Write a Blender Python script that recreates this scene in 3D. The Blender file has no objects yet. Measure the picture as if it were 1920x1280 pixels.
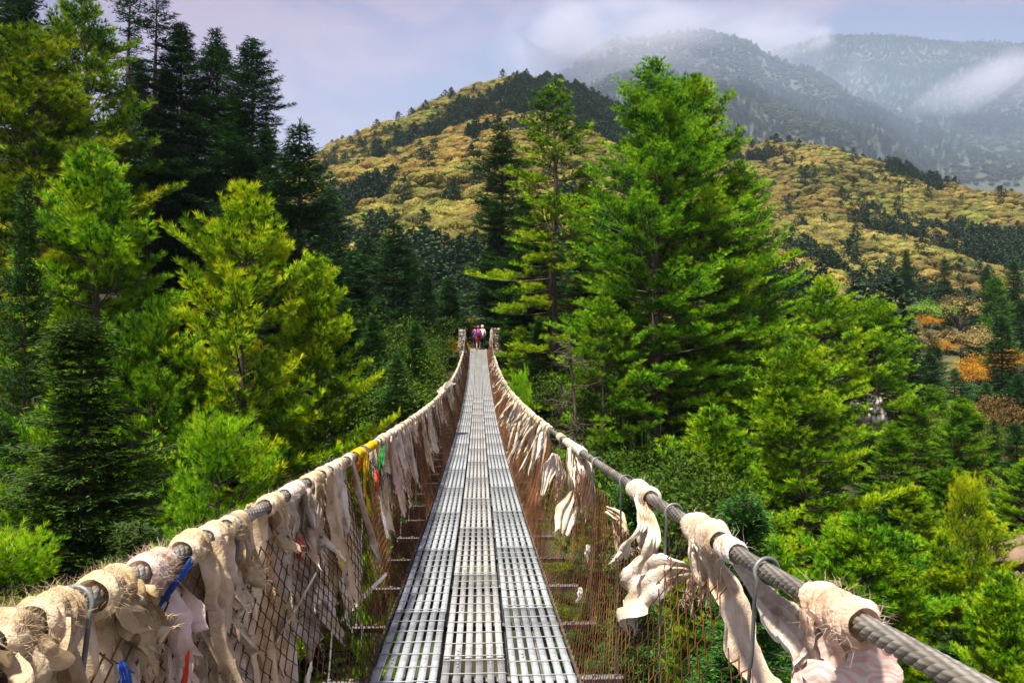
import bpy, bmesh, math
import numpy as np
from mathutils import Vector

# ------------------------------------------------------------------ camera, sky, sun, exposure
sc = bpy.context.scene
col = sc.collection
F = 1400.0                                    # focal length in pixels of a 1920 wide picture
YAW = math.atan(62 / F)
cam_d = bpy.data.cameras.new('camera'); cam = bpy.data.objects.new('camera', cam_d); col.objects.link(cam)
cam_d.sensor_width = 36; cam_d.lens = 36 * F / 1920; cam_d.clip_start = 0.05; cam_d.clip_end = 12000
cam.location = (0, 0, 0); cam.rotation_euler = (math.pi / 2, 0, -YAW)
sc.camera = cam
FW = np.array([math.sin(YAW), math.cos(YAW), 0.0]); RT = np.array([math.cos(YAW), -math.sin(YAW), 0.0])
def P(px, py, d):
    return FW * d + RT * ((px - 960) * d / F) + np.array([0, 0, (640 - py) * d / F])

SUN_EL, SUN_AZ = math.radians(65), math.radians(214)      # azimuth clockwise from +Y
w = bpy.data.worlds.new('World'); sc.world = w; w.use_nodes = True
nt = w.node_tree; nt.nodes.clear()
def N(nt, t, **k):
    n = nt.nodes.new(t)
    for a, b in k.items(): setattr(n, a, b)
    return n
sky = N(nt, 'ShaderNodeTexSky', sky_type='NISHITA', sun_disc=False, sun_elevation=SUN_EL, sun_rotation=SUN_AZ)
sky.air_density = 1.0; sky.dust_density = 2.0
bg1 = N(nt, 'ShaderNodeBackground'); bg1.inputs[1].default_value = 0.05
nt.links.new(sky.outputs[0], bg1.inputs[0])
tc = N(nt, 'ShaderNodeTexCoord'); mp = N(nt, 'ShaderNodeMapping'); mp.inputs['Scale'].default_value = (2.2, 2.2, 5.0)
mp.inputs['Location'].default_value = (0.35, 0.2, 0.1)
nz = N(nt, 'ShaderNodeTexNoise'); nz.inputs['Scale'].default_value = 1.5; nz.inputs['Detail'].default_value = 9; nz.inputs['Roughness'].default_value = .62
nz.inputs['Distortion'].default_value = .3
nt.links.new(tc.outputs['Generated'], mp.inputs[0]); nt.links.new(mp.outputs[0], nz.inputs[0])
rp = N(nt, 'ShaderNodeValToRGB'); nt.links.new(nz.outputs[0], rp.inputs[0])
e = rp.color_ramp.elements
e[0].position = .43; e[0].color = (.150, .165, .290, 1)
e[1].position = .58; e[1].color = (.300, .235, .325, 1)
m = e.new(.5); m.color = (.215, .190, .300, 1)
bg2 = N(nt, 'ShaderNodeBackground'); bg2.inputs[1].default_value = .80
nt.links.new(rp.outputs[0], bg2.inputs[0])
mx = N(nt, 'ShaderNodeMixShader'); mx.inputs[0].default_value = .9
out = N(nt, 'ShaderNodeOutputWorld')
nt.links.new(bg1.outputs[0], mx.inputs[1]); nt.links.new(bg2.outputs[0], mx.inputs[2]); nt.links.new(mx.outputs[0], out.inputs[0])

sl = bpy.data.lights.new('sun', 'SUN'); sl.energy = 5.0; sl.angle = math.radians(4); sl.color = (1.0, .94, .82)
so = bpy.data.objects.new('sun', sl); col.objects.link(so)
sd = Vector((math.sin(SUN_AZ) * math.cos(SUN_EL), math.cos(SUN_AZ) * math.cos(SUN_EL), math.sin(SUN_EL)))
so.rotation_euler = sd.to_track_quat('Z', 'Y').to_euler(); so.location = (0, 0, 60)

vs = sc.view_settings
vs.view_transform = 'Standard'; vs.look = 'None'; vs.exposure = 1.2; vs.gamma = 1; vs.use_curve_mapping = False
cy = sc.cycles
cy.max_bounces = 5; cy.diffuse_bounces = 2; cy.glossy_bounces = 2; cy.transmission_bounces = 2; cy.volume_bounces = 1; cy.transparent_max_bounces = 4
cy.volume_step_rate = 3.0; cy.volume_max_steps = 128
cy.use_adaptive_sampling = True; cy.adaptive_threshold = 0.02

# ------------------------------------------------------------------ helpers
def lin(r, g, b):
    f = lambda c: (c / 12.92 if c <= .04045 else ((c + .055) / 1.055) ** 2.4)
    return (f(r / 255), f(g / 255), f(b / 255))

def hash2(ix, iy, s):
    n = (ix.astype(np.int64) * 374761393 + iy.astype(np.int64) * 668265263 + s * 1274126177) & 0x7fffffff
    n = ((n ^ (n >> 13)) * 1274126177) & 0x7fffffff
    return ((n ^ (n >> 16)) & 0xffff) / 65535.0
def vnoise(x, y, s=0):
    x = np.asarray(x, float); y = np.asarray(y, float)
    ix = np.floor(x); iy = np.floor(y); fx = x - ix; fy = y - iy
    fx = fx * fx * (3 - 2 * fx); fy = fy * fy * (3 - 2 * fy)
    a = hash2(ix, iy, s); b = hash2(ix + 1, iy, s); c = hash2(ix, iy + 1, s); d = hash2(ix + 1, iy + 1, s)
    return (a * (1 - fx) + b * fx) * (1 - fy) + (c * (1 - fx) + d * fx) * fy
def fbm(x, y, o=4, s=0):
    v = 0; a = .5
    for k in range(o):
        v = v + a * (vnoise(x * 2 ** k + 17.3 * k, y * 2 ** k - 9.1 * k, s + k) - .5); a *= .5
    return v                                    # about -0.4 .. 0.4
def sst(a, b, x):
    t = np.clip((np.asarray(x, float) - a) / (b - a), 0, 1); return t * t * (3 - 2 * t)

class MB:
    """collects vertices and faces (tris or quads), with a per-vertex shade"""
    def __init__(s): s.v = []; s.f3 = []; s.f4 = []; s.sh = []; s.n = 0; s.uv = []; s.hasuv = False
    def add(s, V, F3=None, F4=None, sh=0.5, uv=None):
        V = np.asarray(V, float).reshape(-1, 3)
        if F3 is not None and len(F3): s.f3.append(np.asarray(F3, int) + s.n)
        if F4 is not None and len(F4): s.f4.append(np.asarray(F4, int) + s.n)
        s.v.append(V); s.sh.append(np.broadcast_to(np.asarray(sh, float), (len(V),)))
        s.uv.append(np.zeros((len(V), 2)) if uv is None else uv); s.hasuv = s.hasuv or uv is not None
        s.n += len(V)
    def tube(s, pts, r, k=6, cap=True, sh=.5, uvl=None, up=(0, 0, 1)):
        pts = np.asarray(pts, float); n = len(pts); r = np.broadcast_to(np.asarray(r, float), (n,))
        t = np.gradient(pts, axis=0); t /= np.linalg.norm(t, axis=1)[:, None] + 1e-12
        ref = np.array(up, float)
        if abs(np.dot(t.mean(0) / (np.linalg.norm(t.mean(0)) + 1e-9), ref)) > .9: ref = np.array([1., 0.2, 0])
        a = np.cross(t, ref); a /= np.linalg.norm(a, axis=1)[:, None] + 1e-12; b = np.cross(a, t)
        th = np.arange(k) * 2 * math.pi / k
        V = pts[:, None] + r[:, None, None] * (np.cos(th)[None, :, None] * a[:, None] + np.sin(th)[None, :, None] * b[:, None])
        i = np.arange(n - 1)[:, None] * k; j = np.arange(k)[None]; j2 = (j + 1) % k
        Fq = np.stack([i + j, i + j2, i + k + j2, i + k + j], -1).reshape(-1, 4)
        uv = None
        if uvl is not None:
            L = np.concatenate([[0], np.cumsum(np.linalg.norm(np.diff(pts, axis=0), axis=1))])
            uv = np.stack([np.repeat(L, k), np.tile(th / (2 * math.pi), n)], -1)
        s.add(V.reshape(-1, 3), F4=Fq, sh=sh, uv=uv)
        if cap:
            s.add(V[0], F3=[[0, q + 1, q] for q in range(1, k - 1)], sh=sh); s.add(V[-1], F3=[[0, q, q + 1] for q in range(1, k - 1)], sh=sh)
    def box(s, c, size, rot=None, sh=.5, bev=0):
        h = np.array(size) / 2.
        if bev <= 0:
            V = np.array([[x, y, z] for x in (-1, 1) for y in (-1, 1) for z in (-1, 1)]) * h
            Fq = [[0, 1, 3, 2], [4, 6, 7, 5], [0, 4, 5, 1], [2, 3, 7, 6], [0, 2, 6, 4], [1, 5, 7, 3]]
            if rot is not None: V = V @ np.array(rot).T
            s.add(V + np.array(c), F4=Fq, sh=sh); return
        V = []; idx = {}
        for x in (-1, 1):
            for y in (-1, 1):
                for z in (-1, 1):
                    for ax in range(3):
                        p = np.array([x, y, z]) * h; q = p.copy()
                        for o in range(3):
                            if o != ax: q[o] -= np.sign(p[o]) * bev
                        idx[(x, y, z, ax)] = len(V); V.append(q)
        Fq = []; F3 = []
        for ax in range(3):
            o1, o2 = [o for o in range(3) if o != ax]
            for sg in (-1, 1):
                ks = []
                for (u, v_) in ((-1, -1), (1, -1), (1, 1), (-1, 1)):
                    k = [0, 0, 0]; k[ax] = sg; k[o1] = u; k[o2] = v_; ks.append(idx[(*k, ax)])
                Fq.append(ks)
            for u in (-1, 1):
                for v_ in (-1, 1):
                    k1 = [0, 0, 0]; k1[o1] = u; k1[o2] = v_
                    a = k1[:]; a[ax] = -1; b = k1[:]; b[ax] = 1
                    Fq.append([idx[(*a, o1)], idx[(*b, o1)], idx[(*b, o2)], idx[(*a, o2)]])
        for x in (-1, 1):
            for y in (-1, 1):
                for z in (-1, 1): F3.append([idx[(x, y, z, 0)], idx[(x, y, z, 1)], idx[(x, y, z, 2)]])
        V = np.array(V)
        if rot is not None: V = V @ np.array(rot).T
        s.add(V + np.array(c), F3=F3, F4=Fq, sh=sh)
    def mesh(s, name, mat, smooth=False, recalc=False):
        me = bpy.data.meshes.new(name)
        V = np.concatenate(s.v) if s.v else np.zeros((0, 3))
        f3 = np.concatenate(s.f3) if s.f3 else np.zeros((0, 3), int); f4 = np.concatenate(s.f4) if s.f4 else np.zeros((0, 4), int)
        me.vertices.add(len(V)); me.vertices.foreach_set('co', V.astype(np.float32).ravel())
        nl = f3.size + f4.size; me.loops.add(nl)
        li = np.concatenate([f3.ravel(), f4.ravel()]).astype(np.int32); me.loops.foreach_set('vertex_index', li)
        npo = len(f3) + len(f4); me.polygons.add(npo)
        st = np.concatenate([np.arange(len(f3)) * 3, f3.size + np.arange(len(f4)) * 4]).astype(np.int32)
        me.polygons.foreach_set('loop_start', st)
        if smooth: me.polygons.foreach_set('use_smooth', np.ones(npo, bool))
        me.update(calc_edges=True)
        at = me.attributes.new('shade', 'FLOAT', 'POINT'); at.data.foreach_set('value', np.concatenate(s.sh).astype(np.float32) if s.sh else [])
        if s.hasuv:
            uvl = me.uv_layers.new(name='UVMap'); U = np.concatenate(s.uv).astype(np.float32)[li]; uvl.data.foreach_set('uv', U.ravel())
        me.materials.append(mat)
        if recalc:
            bm = bmesh.new(); bm.from_mesh(me); bmesh.ops.recalc_face_normals(bm, faces=bm.faces); bm.to_mesh(me); bm.free()
        return me
    def build(s, name, mat, parent=None, smooth=False, recalc=False):
        return link(name, s.mesh(name, mat, smooth, recalc), parent)

def link(name, me, parent=None, loc=None):
    o = bpy.data.objects.new(name, me); col.objects.link(o)
    if parent is not None: o.parent = parent
    if loc is not None: o.location = loc
    return o
def tag(o, label=None, cat=None, group=None, kind=None, tint=None):
    if label: o['label'] = label
    if cat: o['category'] = cat
    if group: o['group'] = group
    if kind: o['kind'] = kind
    if tint is not None: o['tint'] = [float(c) for c in tint]
    return o
def empty(name, loc=(0, 0, 0)):
    o = bpy.data.objects.new(name, None); o.empty_display_size = .2; col.objects.link(o); o.location = loc; return o
def settint(o, t):
    o['tint'] = [float(c) for c in t]
    for c in o.children: settint(c, t)
def copy_tree(root):
    c = root.copy(); col.objects.link(c)
    for ch in root.children:
        d = ch.copy(); col.objects.link(d); d.parent = c
        for g in ch.children:
            h = g.copy(); col.objects.link(h); h.parent = d
    return c

# ------------------------------------------------------------------ materials
def mat(name):
    m = bpy.data.materials.new(name); m.use_nodes = True; nt = m.node_tree
    b = nt.nodes['Principled BSDF']; return m, nt, b
def noise(nt, scale, detail=4, rough=.55, coord='Object', sc3=None):
    t = N(nt, 'ShaderNodeTexCoord'); n = N(nt, 'ShaderNodeTexNoise'); n.inputs['Scale'].default_value = scale
    n.inputs['Detail'].default_value = detail; n.inputs['Roughness'].default_value = rough
    if sc3:
        mp = N(nt, 'ShaderNodeMapping'); mp.inputs['Scale'].default_value = sc3
        nt.links.new(t.outputs[coord], mp.inputs[0]); nt.links.new(mp.outputs[0], n.inputs[0])
    else: nt.links.new(t.outputs[coord], n.inputs[0])
    return n
def ramp(nt, src, stops):
    r = N(nt, 'ShaderNodeValToRGB'); nt.links.new(src, r.inputs[0]); e = r.color_ramp.elements
    e[0].position = stops[0][0]; e[0].color = (*stops[0][1], 1); e[1].position = stops[-1][0]; e[1].color = (*stops[-1][1], 1)
    for p, c in stops[1:-1]: k = e.new(p); k.color = (*c, 1)
    return r
def mixc(nt, a, b, fac, bt='MIX'):
    x = N(nt, 'ShaderNodeMix', data_type='RGBA', blend_type=bt); x.clamp_result = False
    for sock, val in ((x.inputs[0], fac), (x.inputs[6], a), (x.inputs[7], b)):
        if isinstance(val, bpy.types.NodeSocket): nt.links.new(val, sock)
        elif isinstance(val, (int, float)): sock.default_value = val
        else: sock.default_value = (*val, 1)
    return x.outputs[2]
def bump(nt, b, h, strength=.4, dist=.02):
    x = N(nt, 'ShaderNodeBump'); x.inputs['Strength'].default_value = strength; x.inputs['Distance'].default_value = dist
    nt.links.new(h, x.inputs['Height']); nt.links.new(x.outputs[0], b.inputs['Normal'])
def tinted(nt, c):
    a = N(nt, 'ShaderNodeAttribute', attribute_type='INSTANCER', attribute_name='tint')
    return mixc(nt, c, a.outputs['Color'], 1.0, 'MULTIPLY')

def leaf_mat(name, stops, trans=.22, rough=.6):
    m, nt, b = mat(name)
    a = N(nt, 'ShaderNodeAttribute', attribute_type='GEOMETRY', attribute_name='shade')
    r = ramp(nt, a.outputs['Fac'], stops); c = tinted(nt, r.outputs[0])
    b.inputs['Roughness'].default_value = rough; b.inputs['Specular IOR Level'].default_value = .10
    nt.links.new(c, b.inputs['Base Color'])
    tr = N(nt, 'ShaderNodeBsdfTranslucent'); nt.links.new(c, tr.inputs[0])
    mx = N(nt, 'ShaderNodeMixShader'); mx.inputs[0].default_value = trans
    o = nt.nodes['Material Output']
    nt.links.new(b.outputs[0], mx.inputs[1]); nt.links.new(tr.outputs[0], mx.inputs[2]); nt.links.new(mx.outputs[0], o.inputs[0])
    return m
M = {}
M['pine'] = leaf_mat('pine_needles', [(0, (.010, .034, .004)), (.36, (.045, .145, .004)), (.72, (.26, .46, .007)), (.97, (.50, .56, .012)), (1.0, (.30, .16, .03))])  # dark stop lowered: branch shadow put into the older needles' colour
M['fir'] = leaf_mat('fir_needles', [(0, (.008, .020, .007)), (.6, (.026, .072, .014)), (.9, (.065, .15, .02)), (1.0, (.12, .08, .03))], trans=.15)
M['broad'] = leaf_mat('broad_leaves', [(0, (.035, .09, .010)), (.6, (.11, .20, .018)), (1, (.24, .30, .03))], trans=.3)
M['gold'] = leaf_mat('autumn_leaves', [(0, (.085, .072, .020)), (.5, (.25, .215, .055)), (1, (.42, .37, .10))], trans=.25)
M['orange'] = leaf_mat('orange_leaves', [(0, (.16, .07, .012)), (.5, (.48, .22, .015)), (1, (.66, .40, .03))], trans=.3)
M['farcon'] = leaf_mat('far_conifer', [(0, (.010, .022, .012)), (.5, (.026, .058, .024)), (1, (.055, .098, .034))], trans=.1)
M['moss'] = leaf_mat('hanging_lichen', [(0, (.05, .09, .02)), (1, (.16, .20, .06))], trans=.3)
def simple(name, stops, scale, rough=.85, bs=.5, bd=.02, metal=0, sc3=None, tint=False, detail=5, coord='Object'):
    m, nt, b = mat(name); n = noise(nt, scale, detail, sc3=sc3, coord=coord); r = ramp(nt, n.outputs[0], stops)
    c = tinted(nt, r.outputs[0]) if tint else r.outputs[0]
    nt.links.new(c, b.inputs['Base Color'])
    b.inputs['Roughness'].default_value = rough; b.inputs['Metallic'].default_value = metal; bump(nt, b, n.outputs[0], bs, bd)
    b.inputs['Specular IOR Level'].default_value = .3
    return m
M['bark'] = simple('bark', [(.3, (.028, .020, .015)), (.55, (.085, .062, .045)), (.75, (.18, .145, .11))], 6, sc3=(3, 3, .6), bd=.05)
M['twig'] = simple('dead_twig', [(.3, (.12, .09, .07)), (.7, (.30, .25, .20))], 8)
M['soil'] = simple('forest_soil', [(.3, (.012, .012, .006)), (.5, (.035, .032, .015)), (.62, (.06, .07, .02)), (.75, (.13, .10, .06))], .35, bs=.6, bd=.3, detail=8, coord='Object')
M['hillground'] = simple('hillside_scrub', [(.3, (.03, .04, .014)), (.5, (.09, .085, .03)), (.7, (.17, .145, .055))], .03, detail=10, bs=.5, bd=2)
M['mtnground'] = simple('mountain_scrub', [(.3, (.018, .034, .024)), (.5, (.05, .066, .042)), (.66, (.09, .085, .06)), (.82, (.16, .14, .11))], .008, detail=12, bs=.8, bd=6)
M['rock'] = simple('grey_brown_rock', [(.3, (.07, .055, .045)), (.5, (.20, .17, .14)), (.7, (.36, .31, .27))], 1.2, bs=.8, bd=.1, tint=True, detail=9)
M['galv'], nt, b = mat('galvanised_steel')
n1 = noise(nt, 9, 5); n2 = noise(nt, 60, 3, sc3=(1, .06, 1))
g = N(nt, 'ShaderNodeAttribute', attribute_type='GEOMETRY', attribute_name='shade')
c0 = ramp(nt, n1.outputs[0], [(.3, (.23, .25, .275)), (.5, (.34, .36, .38)), (.72, (.45, .46, .475))])
c1 = ramp(nt, n2.outputs[0], [(.35, (.70, .62, .54)), (.6, (1, 1, 1))])
c2 = mixc(nt, c0.outputs[0], c1.outputs[0], .7, 'MULTIPLY')
rustm = noise(nt, 3.5, 6, .7); rr = ramp(nt, rustm.outputs[0], [(.58, (0, 0, 0)), (.72, (1, 1, 1))])
c3 = mixc(nt, c2, (.28, .16, .09), rr.outputs[0]); nt.links.new(tinted(nt, c3), b.inputs['Base Color'])
b.inputs['Roughness'].default_value = .6; b.inputs['Metallic'].default_value = .0; bump(nt, b, n1.outputs[0], .25, .004)
M['rust'] = simple('rusty_wire', [(.3, (.05, .020, .010)), (.5, (.15, .058, .024)), (.68, (.32, .14, .055))], 5, rough=.8)
M['cable'], nt, b = mat('twisted_steel_wire')
uvn = N(nt, 'ShaderNodeTexCoord'); mp = N(nt, 'ShaderNodeMapping'); mp.inputs['Scale'].default_value = (70, 9, 1); mp.inputs['Rotation'].default_value = (0, 0, .0)
nt.links.new(uvn.outputs['UV'], mp.inputs[0]); wv = N(nt, 'ShaderNodeTexWave', wave_type='BANDS', bands_direction='DIAGONAL'); wv.inputs['Scale'].default_value = .32
nt.links.new(mp.outputs[0], wv.inputs[0]); n1 = noise(nt, 7, 5)
c0 = ramp(nt, n1.outputs[0], [(.3, (.13, .12, .105)), (.5, (.25, .23, .20)), (.7, (.38, .35, .31))]); c1 = mixc(nt, c0.outputs[0], (.05, .045, .04), .0)
x = N(nt, 'ShaderNodeMath', operation='MULTIPLY'); nt.links.new(wv.outputs['Fac'], x.inputs[0]); x.inputs[1].default_value = 1
nt.links.new(mixc(nt, mixc(nt, c0.outputs[0], (.5, .48, .46), 1., 'MULTIPLY'), c0.outputs[0], wv.outputs['Fac']), b.inputs['Base Color'])
b.inputs['Roughness'].default_value = .55; b.inputs['Metallic'].default_value = .3; bump(nt, b, wv.outputs['Fac'], .35, .001)
M['rod'] = simple('grey_steel_rod', [(.3, (.10, .105, .10)), (.6, (.22, .23, .22))], 12, rough=.5, metal=.4, bd=.002)
M['cloth'], nt, b = mat('weathered_cloth')
n1 = noise(nt, 7, 6, .6); n2 = noise(nt, 160, 3)
c0 = ramp(nt, n1.outputs[0], [(.30, (.36, .27, .17)), (.45, (.80, .71, .58)), (.62, (1.12, 1.08, 1.04))])
nt.links.new(tinted(nt, c0.outputs[0]), b.inputs['Base Color']); b.inputs['Roughness'].default_value = .95; b.inputs['Specular IOR Level'].default_value = .1
n3 = noise(nt, 26, 5, .65); hh_ = N(nt, 'ShaderNodeMath', operation='MULTIPLY_ADD'); nt.links.new(n3.outputs[0], hh_.inputs[0]); hh_.inputs[1].default_value = 5; nt.links.new(n2.outputs[0], hh_.inputs[2]); bump(nt, b, hh_.outputs[0], .6, .004)
tr = N(nt, 'ShaderNodeBsdfTranslucent'); nt.links.new(tinted(nt, c0.outputs[0]), tr.inputs[0]); mx = N(nt, 'ShaderNodeMixShader'); mx.inputs[0].default_value = .25
nt.links.new(b.outputs[0], mx.inputs[1]); nt.links.new(tr.outputs[0], mx.inputs[2]); nt.links.new(mx.outputs[0], nt.nodes['Material Output'].inputs[0])
M['print'], nt, b = mat('pink_patterned_cloth')
tc2 = N(nt, 'ShaderNodeTexCoord'); vo = N(nt, 'ShaderNodeTexVoronoi', feature='DISTANCE_TO_EDGE'); vo.inputs['Scale'].default_value = 34; nt.links.new(tc2.outputs['Object'], vo.inputs[0])
wv = N(nt, 'ShaderNodeTexWave', wave_type='RINGS'); wv.inputs['Scale'].default_value = 16; wv.inputs['Distortion'].default_value = 16; wv.inputs['Detail'].default_value = 1; nt.links.new(tc2.outputs['Object'], wv.inputs[0])
r1 = ramp(nt, wv.outputs['Fac'], [(.40, (.78, .66, .58)), (.6, (.74, .48, .42))])
nt.links.new(r1.outputs[0], b.inputs['Base Color']); b.inputs['Roughness'].default_value = .9
M['plain'], nt, b = mat('tinted_fabric'); n1 = noise(nt, 12, 4); c0 = ramp(nt, n1.outputs[0], [(.3, (.75, .75, .75)), (.7, (1, 1, 1))]); nt.links.new(tinted(nt, c0.outputs[0]), b.inputs['Base Color']); b.inputs['Roughness'].default_value = .85

# ------------------------------------------------------------------ terrain
rng = np.random.default_rng(7)
def terr(x, y):
    x = np.asarray(x, float); y = np.asarray(y, float)
    top = -1.9 + .42 * np.maximum(0, -x - 7) - .19 * np.maximum(0, x - 5)
    top = np.maximum(top, -24)
    top = top + .10 * np.maximum(0, y - 58) * sst(40, 0, x)
    top = np.minimum(top, 34)
    v = sst(-2, 11, y) * (1 - sst(26, 55, y + .25 * np.maximum(0, x - 6)))
    fl = np.minimum(top, -1) * .35 - 19 + .30 * np.maximum(0, -x - 12)
    z = top * (1 - v) + np.minimum(fl, top) * v
    k = sst(1.2, 9, np.abs(x)) * sst(0, 6, np.abs(y)) 
    return z + (fbm(x * .09, y * .09, 5, 3) * 3.2) * np.clip(k + v, 0, 1) - .0
def grid_mesh(name, X, Y, Z, m):
    n, k = X.shape; V = np.stack([X, Y, Z], -1).reshape(-1, 3)
    i = np.arange(n - 1)[:, None] * k; j = np.arange(k - 1)[None]
    Fq = np.stack([i + j, i + k + j, i + k + j + 1, i + j + 1], -1).reshape(-1, 4)
    mb = MB(); mb.add(V, F4=Fq); return mb.build(name, m, smooth=True)
xs = np.concatenate([np.linspace(-130, -40, 50), np.linspace(-39, 70, 150), np.linspace(72, 190, 60)]); ys = np.concatenate([np.linspace(-30, 90, 160), np.linspace(92, 185, 50)])
X, Y = np.meshgrid(xs, ys); o = grid_mesh('ground', X, Y, terr(X, Y), M['soil']); tag(o, kind='structure')
mb = MB(); mb.add([[-5200, -3000, -60], [5200, -3000, -60], [5200, 6000, -60], [-5200, 6000, -60]], F4=[[0, 1, 2, 3]]); tag(mb.build('terrain', M['hillground']), kind='structure')

class Hill:
    def __init__(s, prof, dist, d0, z0, power, back, rough, freq, seed, dipscale=1):
        s.px = np.array([p[0] for p in prof], float); s.py = np.array([p[1] for p in prof], float)
        s.dx = np.array([p[0] for p in dist], float); s.dd = np.array([p[1] for p in dist], float)
        s.d0, s.z0, s.pw, s.back, s.rough, s.freq, s.seed = d0, z0, power, back, rough, freq, seed
    def xyz(s, px, d):
        px = np.asarray(px, float); d = np.asarray(d, float)
        Dr = np.interp(px, s.dx, s.dd); zr = (640 - np.interp(px, s.px, s.py)) * Dr / F
        u = (d - s.d0) / (Dr - s.d0); up = np.clip(u, 0, 1)
        z = s.z0 + (zr - s.z0) * (up ** s.pw)
        z = np.where(u > 1, zr - (d - Dr) * s.back, z)
        z = np.where(u < 0, s.z0 + (d - s.d0) * .1, z)
        x = FW[0] * d + RT[0] * (px - 960) * d / F; y = FW[1] * d + RT[1] * (px - 960) * d / F
        amp = s.rough * (np.clip(u * 1.5, 0, 1) * np.clip(1.35 - u, .25, 1))
        r = fbm(x * s.freq, y * s.freq, 5, s.seed); rid = -np.abs(fbm(x * s.freq * .7 + 5, y * s.freq * .7, 3, s.seed + 9)) * 1.6
        z = z + amp * (r + rid)
        return x, y, z
    def build(s, name, pxr, n, m, far):
        px = np.linspace(pxr[0], pxr[1], n[0]); d = np.linspace(s.d0 * .75, far, n[1]); PX, D = np.meshgrid(px, d)
        x, y, z = s.xyz(PX, D); o = grid_mesh(name, x, y, z, m); tag(o, kind='structure'); return o
hA = Hill([(-900, 420), (300, 400), (500, 335), (580, 303), (640, 266), (700, 243), (760, 222), (820, 194), (880, 170), (940, 150), (985, 146), (1040, 152), (1090, 172), (1150, 206), (1250, 262), (1400, 330), (1600, 420), (1800, 500)],
          [(-900, 380), (600, 400), (960, 430), (1500, 430)], 85, -4, 1.15, .5, 26, .012, 5)
hB = Hill([(1000, 380), (1150, 300), (1300, 278), (1400, 272), (1480, 276), (1550, 284), (1620, 300), (1700, 322), (1760, 344), (1820, 360), (1920, 378), (2200, 430), (2800, 480)],
          [(1000, 480), (1400, 430), (1920, 370), (2800, 340)], 100, -22, 1.05, .5, 20, .014, 21)
hM = Hill([(200, 480), (700, 330), (900, 215), (1000, 160), (1070, 117), (1110, 90), (1150, 73), (1200, 66), (1270, 52), (1330, 60), (1400, 80), (1440, 104), (1480, 116), (1530, 128), (1600, 170), (1700, 215), (1920, 300), (2300, 420)],
          [(200, 1150), (1300, 1250), (2300, 1100)], 480, 20, 1.0, .5, 120, .0042, 33)
hN = Hill([(1000, 240), (1300, 150), (1450, 100), (1545, 73), (1600, 73), (1750, 80), (1900, 82), (1925, 76), (2000, 80), (2600, 60)],
          [(1000, 1750), (2600, 1750)], 700, 30, .9, .3, 110, .003, 44)
hA.build('hill', (-900, 1800), (260, 130), M['hillground'], 620)
hB.build('hillside', (1000, 2700), (220, 130), M['hillground'], 620)
hM.build('mountain', (200, 2300), (300, 170), M['mtnground'], 1700)
hN.build('far_mountain', (1000, 2600), (240, 150), M['mtnground'], 2300)
#END_TERRAIN

# ------------------------------------------------------------------ tree generators
def unit(v): return v / (np.linalg.norm(v, axis=-1, keepdims=True) + 1e-12)
def needles(mb, C, D, n, length, width, spread, rng, sh, tipup=.35):
    C = np.repeat(C, n, 0); D = np.repeat(D, n, 0); S = np.repeat(sh, n)
    k = len(C); r = rng.normal(size=(k, 3)); d = unit(unit(D) + spread * unit(r) + np.array([0, 0, tipup]))
    side = unit(np.cross(d, rng.normal(size=(k, 3)))); L = length * rng.uniform(.7, 1.15, (k, 1)); w_ = width * rng.uniform(.7, 1.2, (k, 1))
    base = C + d * L * .05
    V = np.stack([base - side * w_ / 2, base + side * w_ / 2, C + d * L], 1).reshape(-1, 3)
    Fi = np.arange(k * 3).reshape(-1, 3)
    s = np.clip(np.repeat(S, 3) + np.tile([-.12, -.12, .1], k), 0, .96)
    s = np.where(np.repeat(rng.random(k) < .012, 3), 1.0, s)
    mb.add(V, F3=Fi, sh=s)

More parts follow.
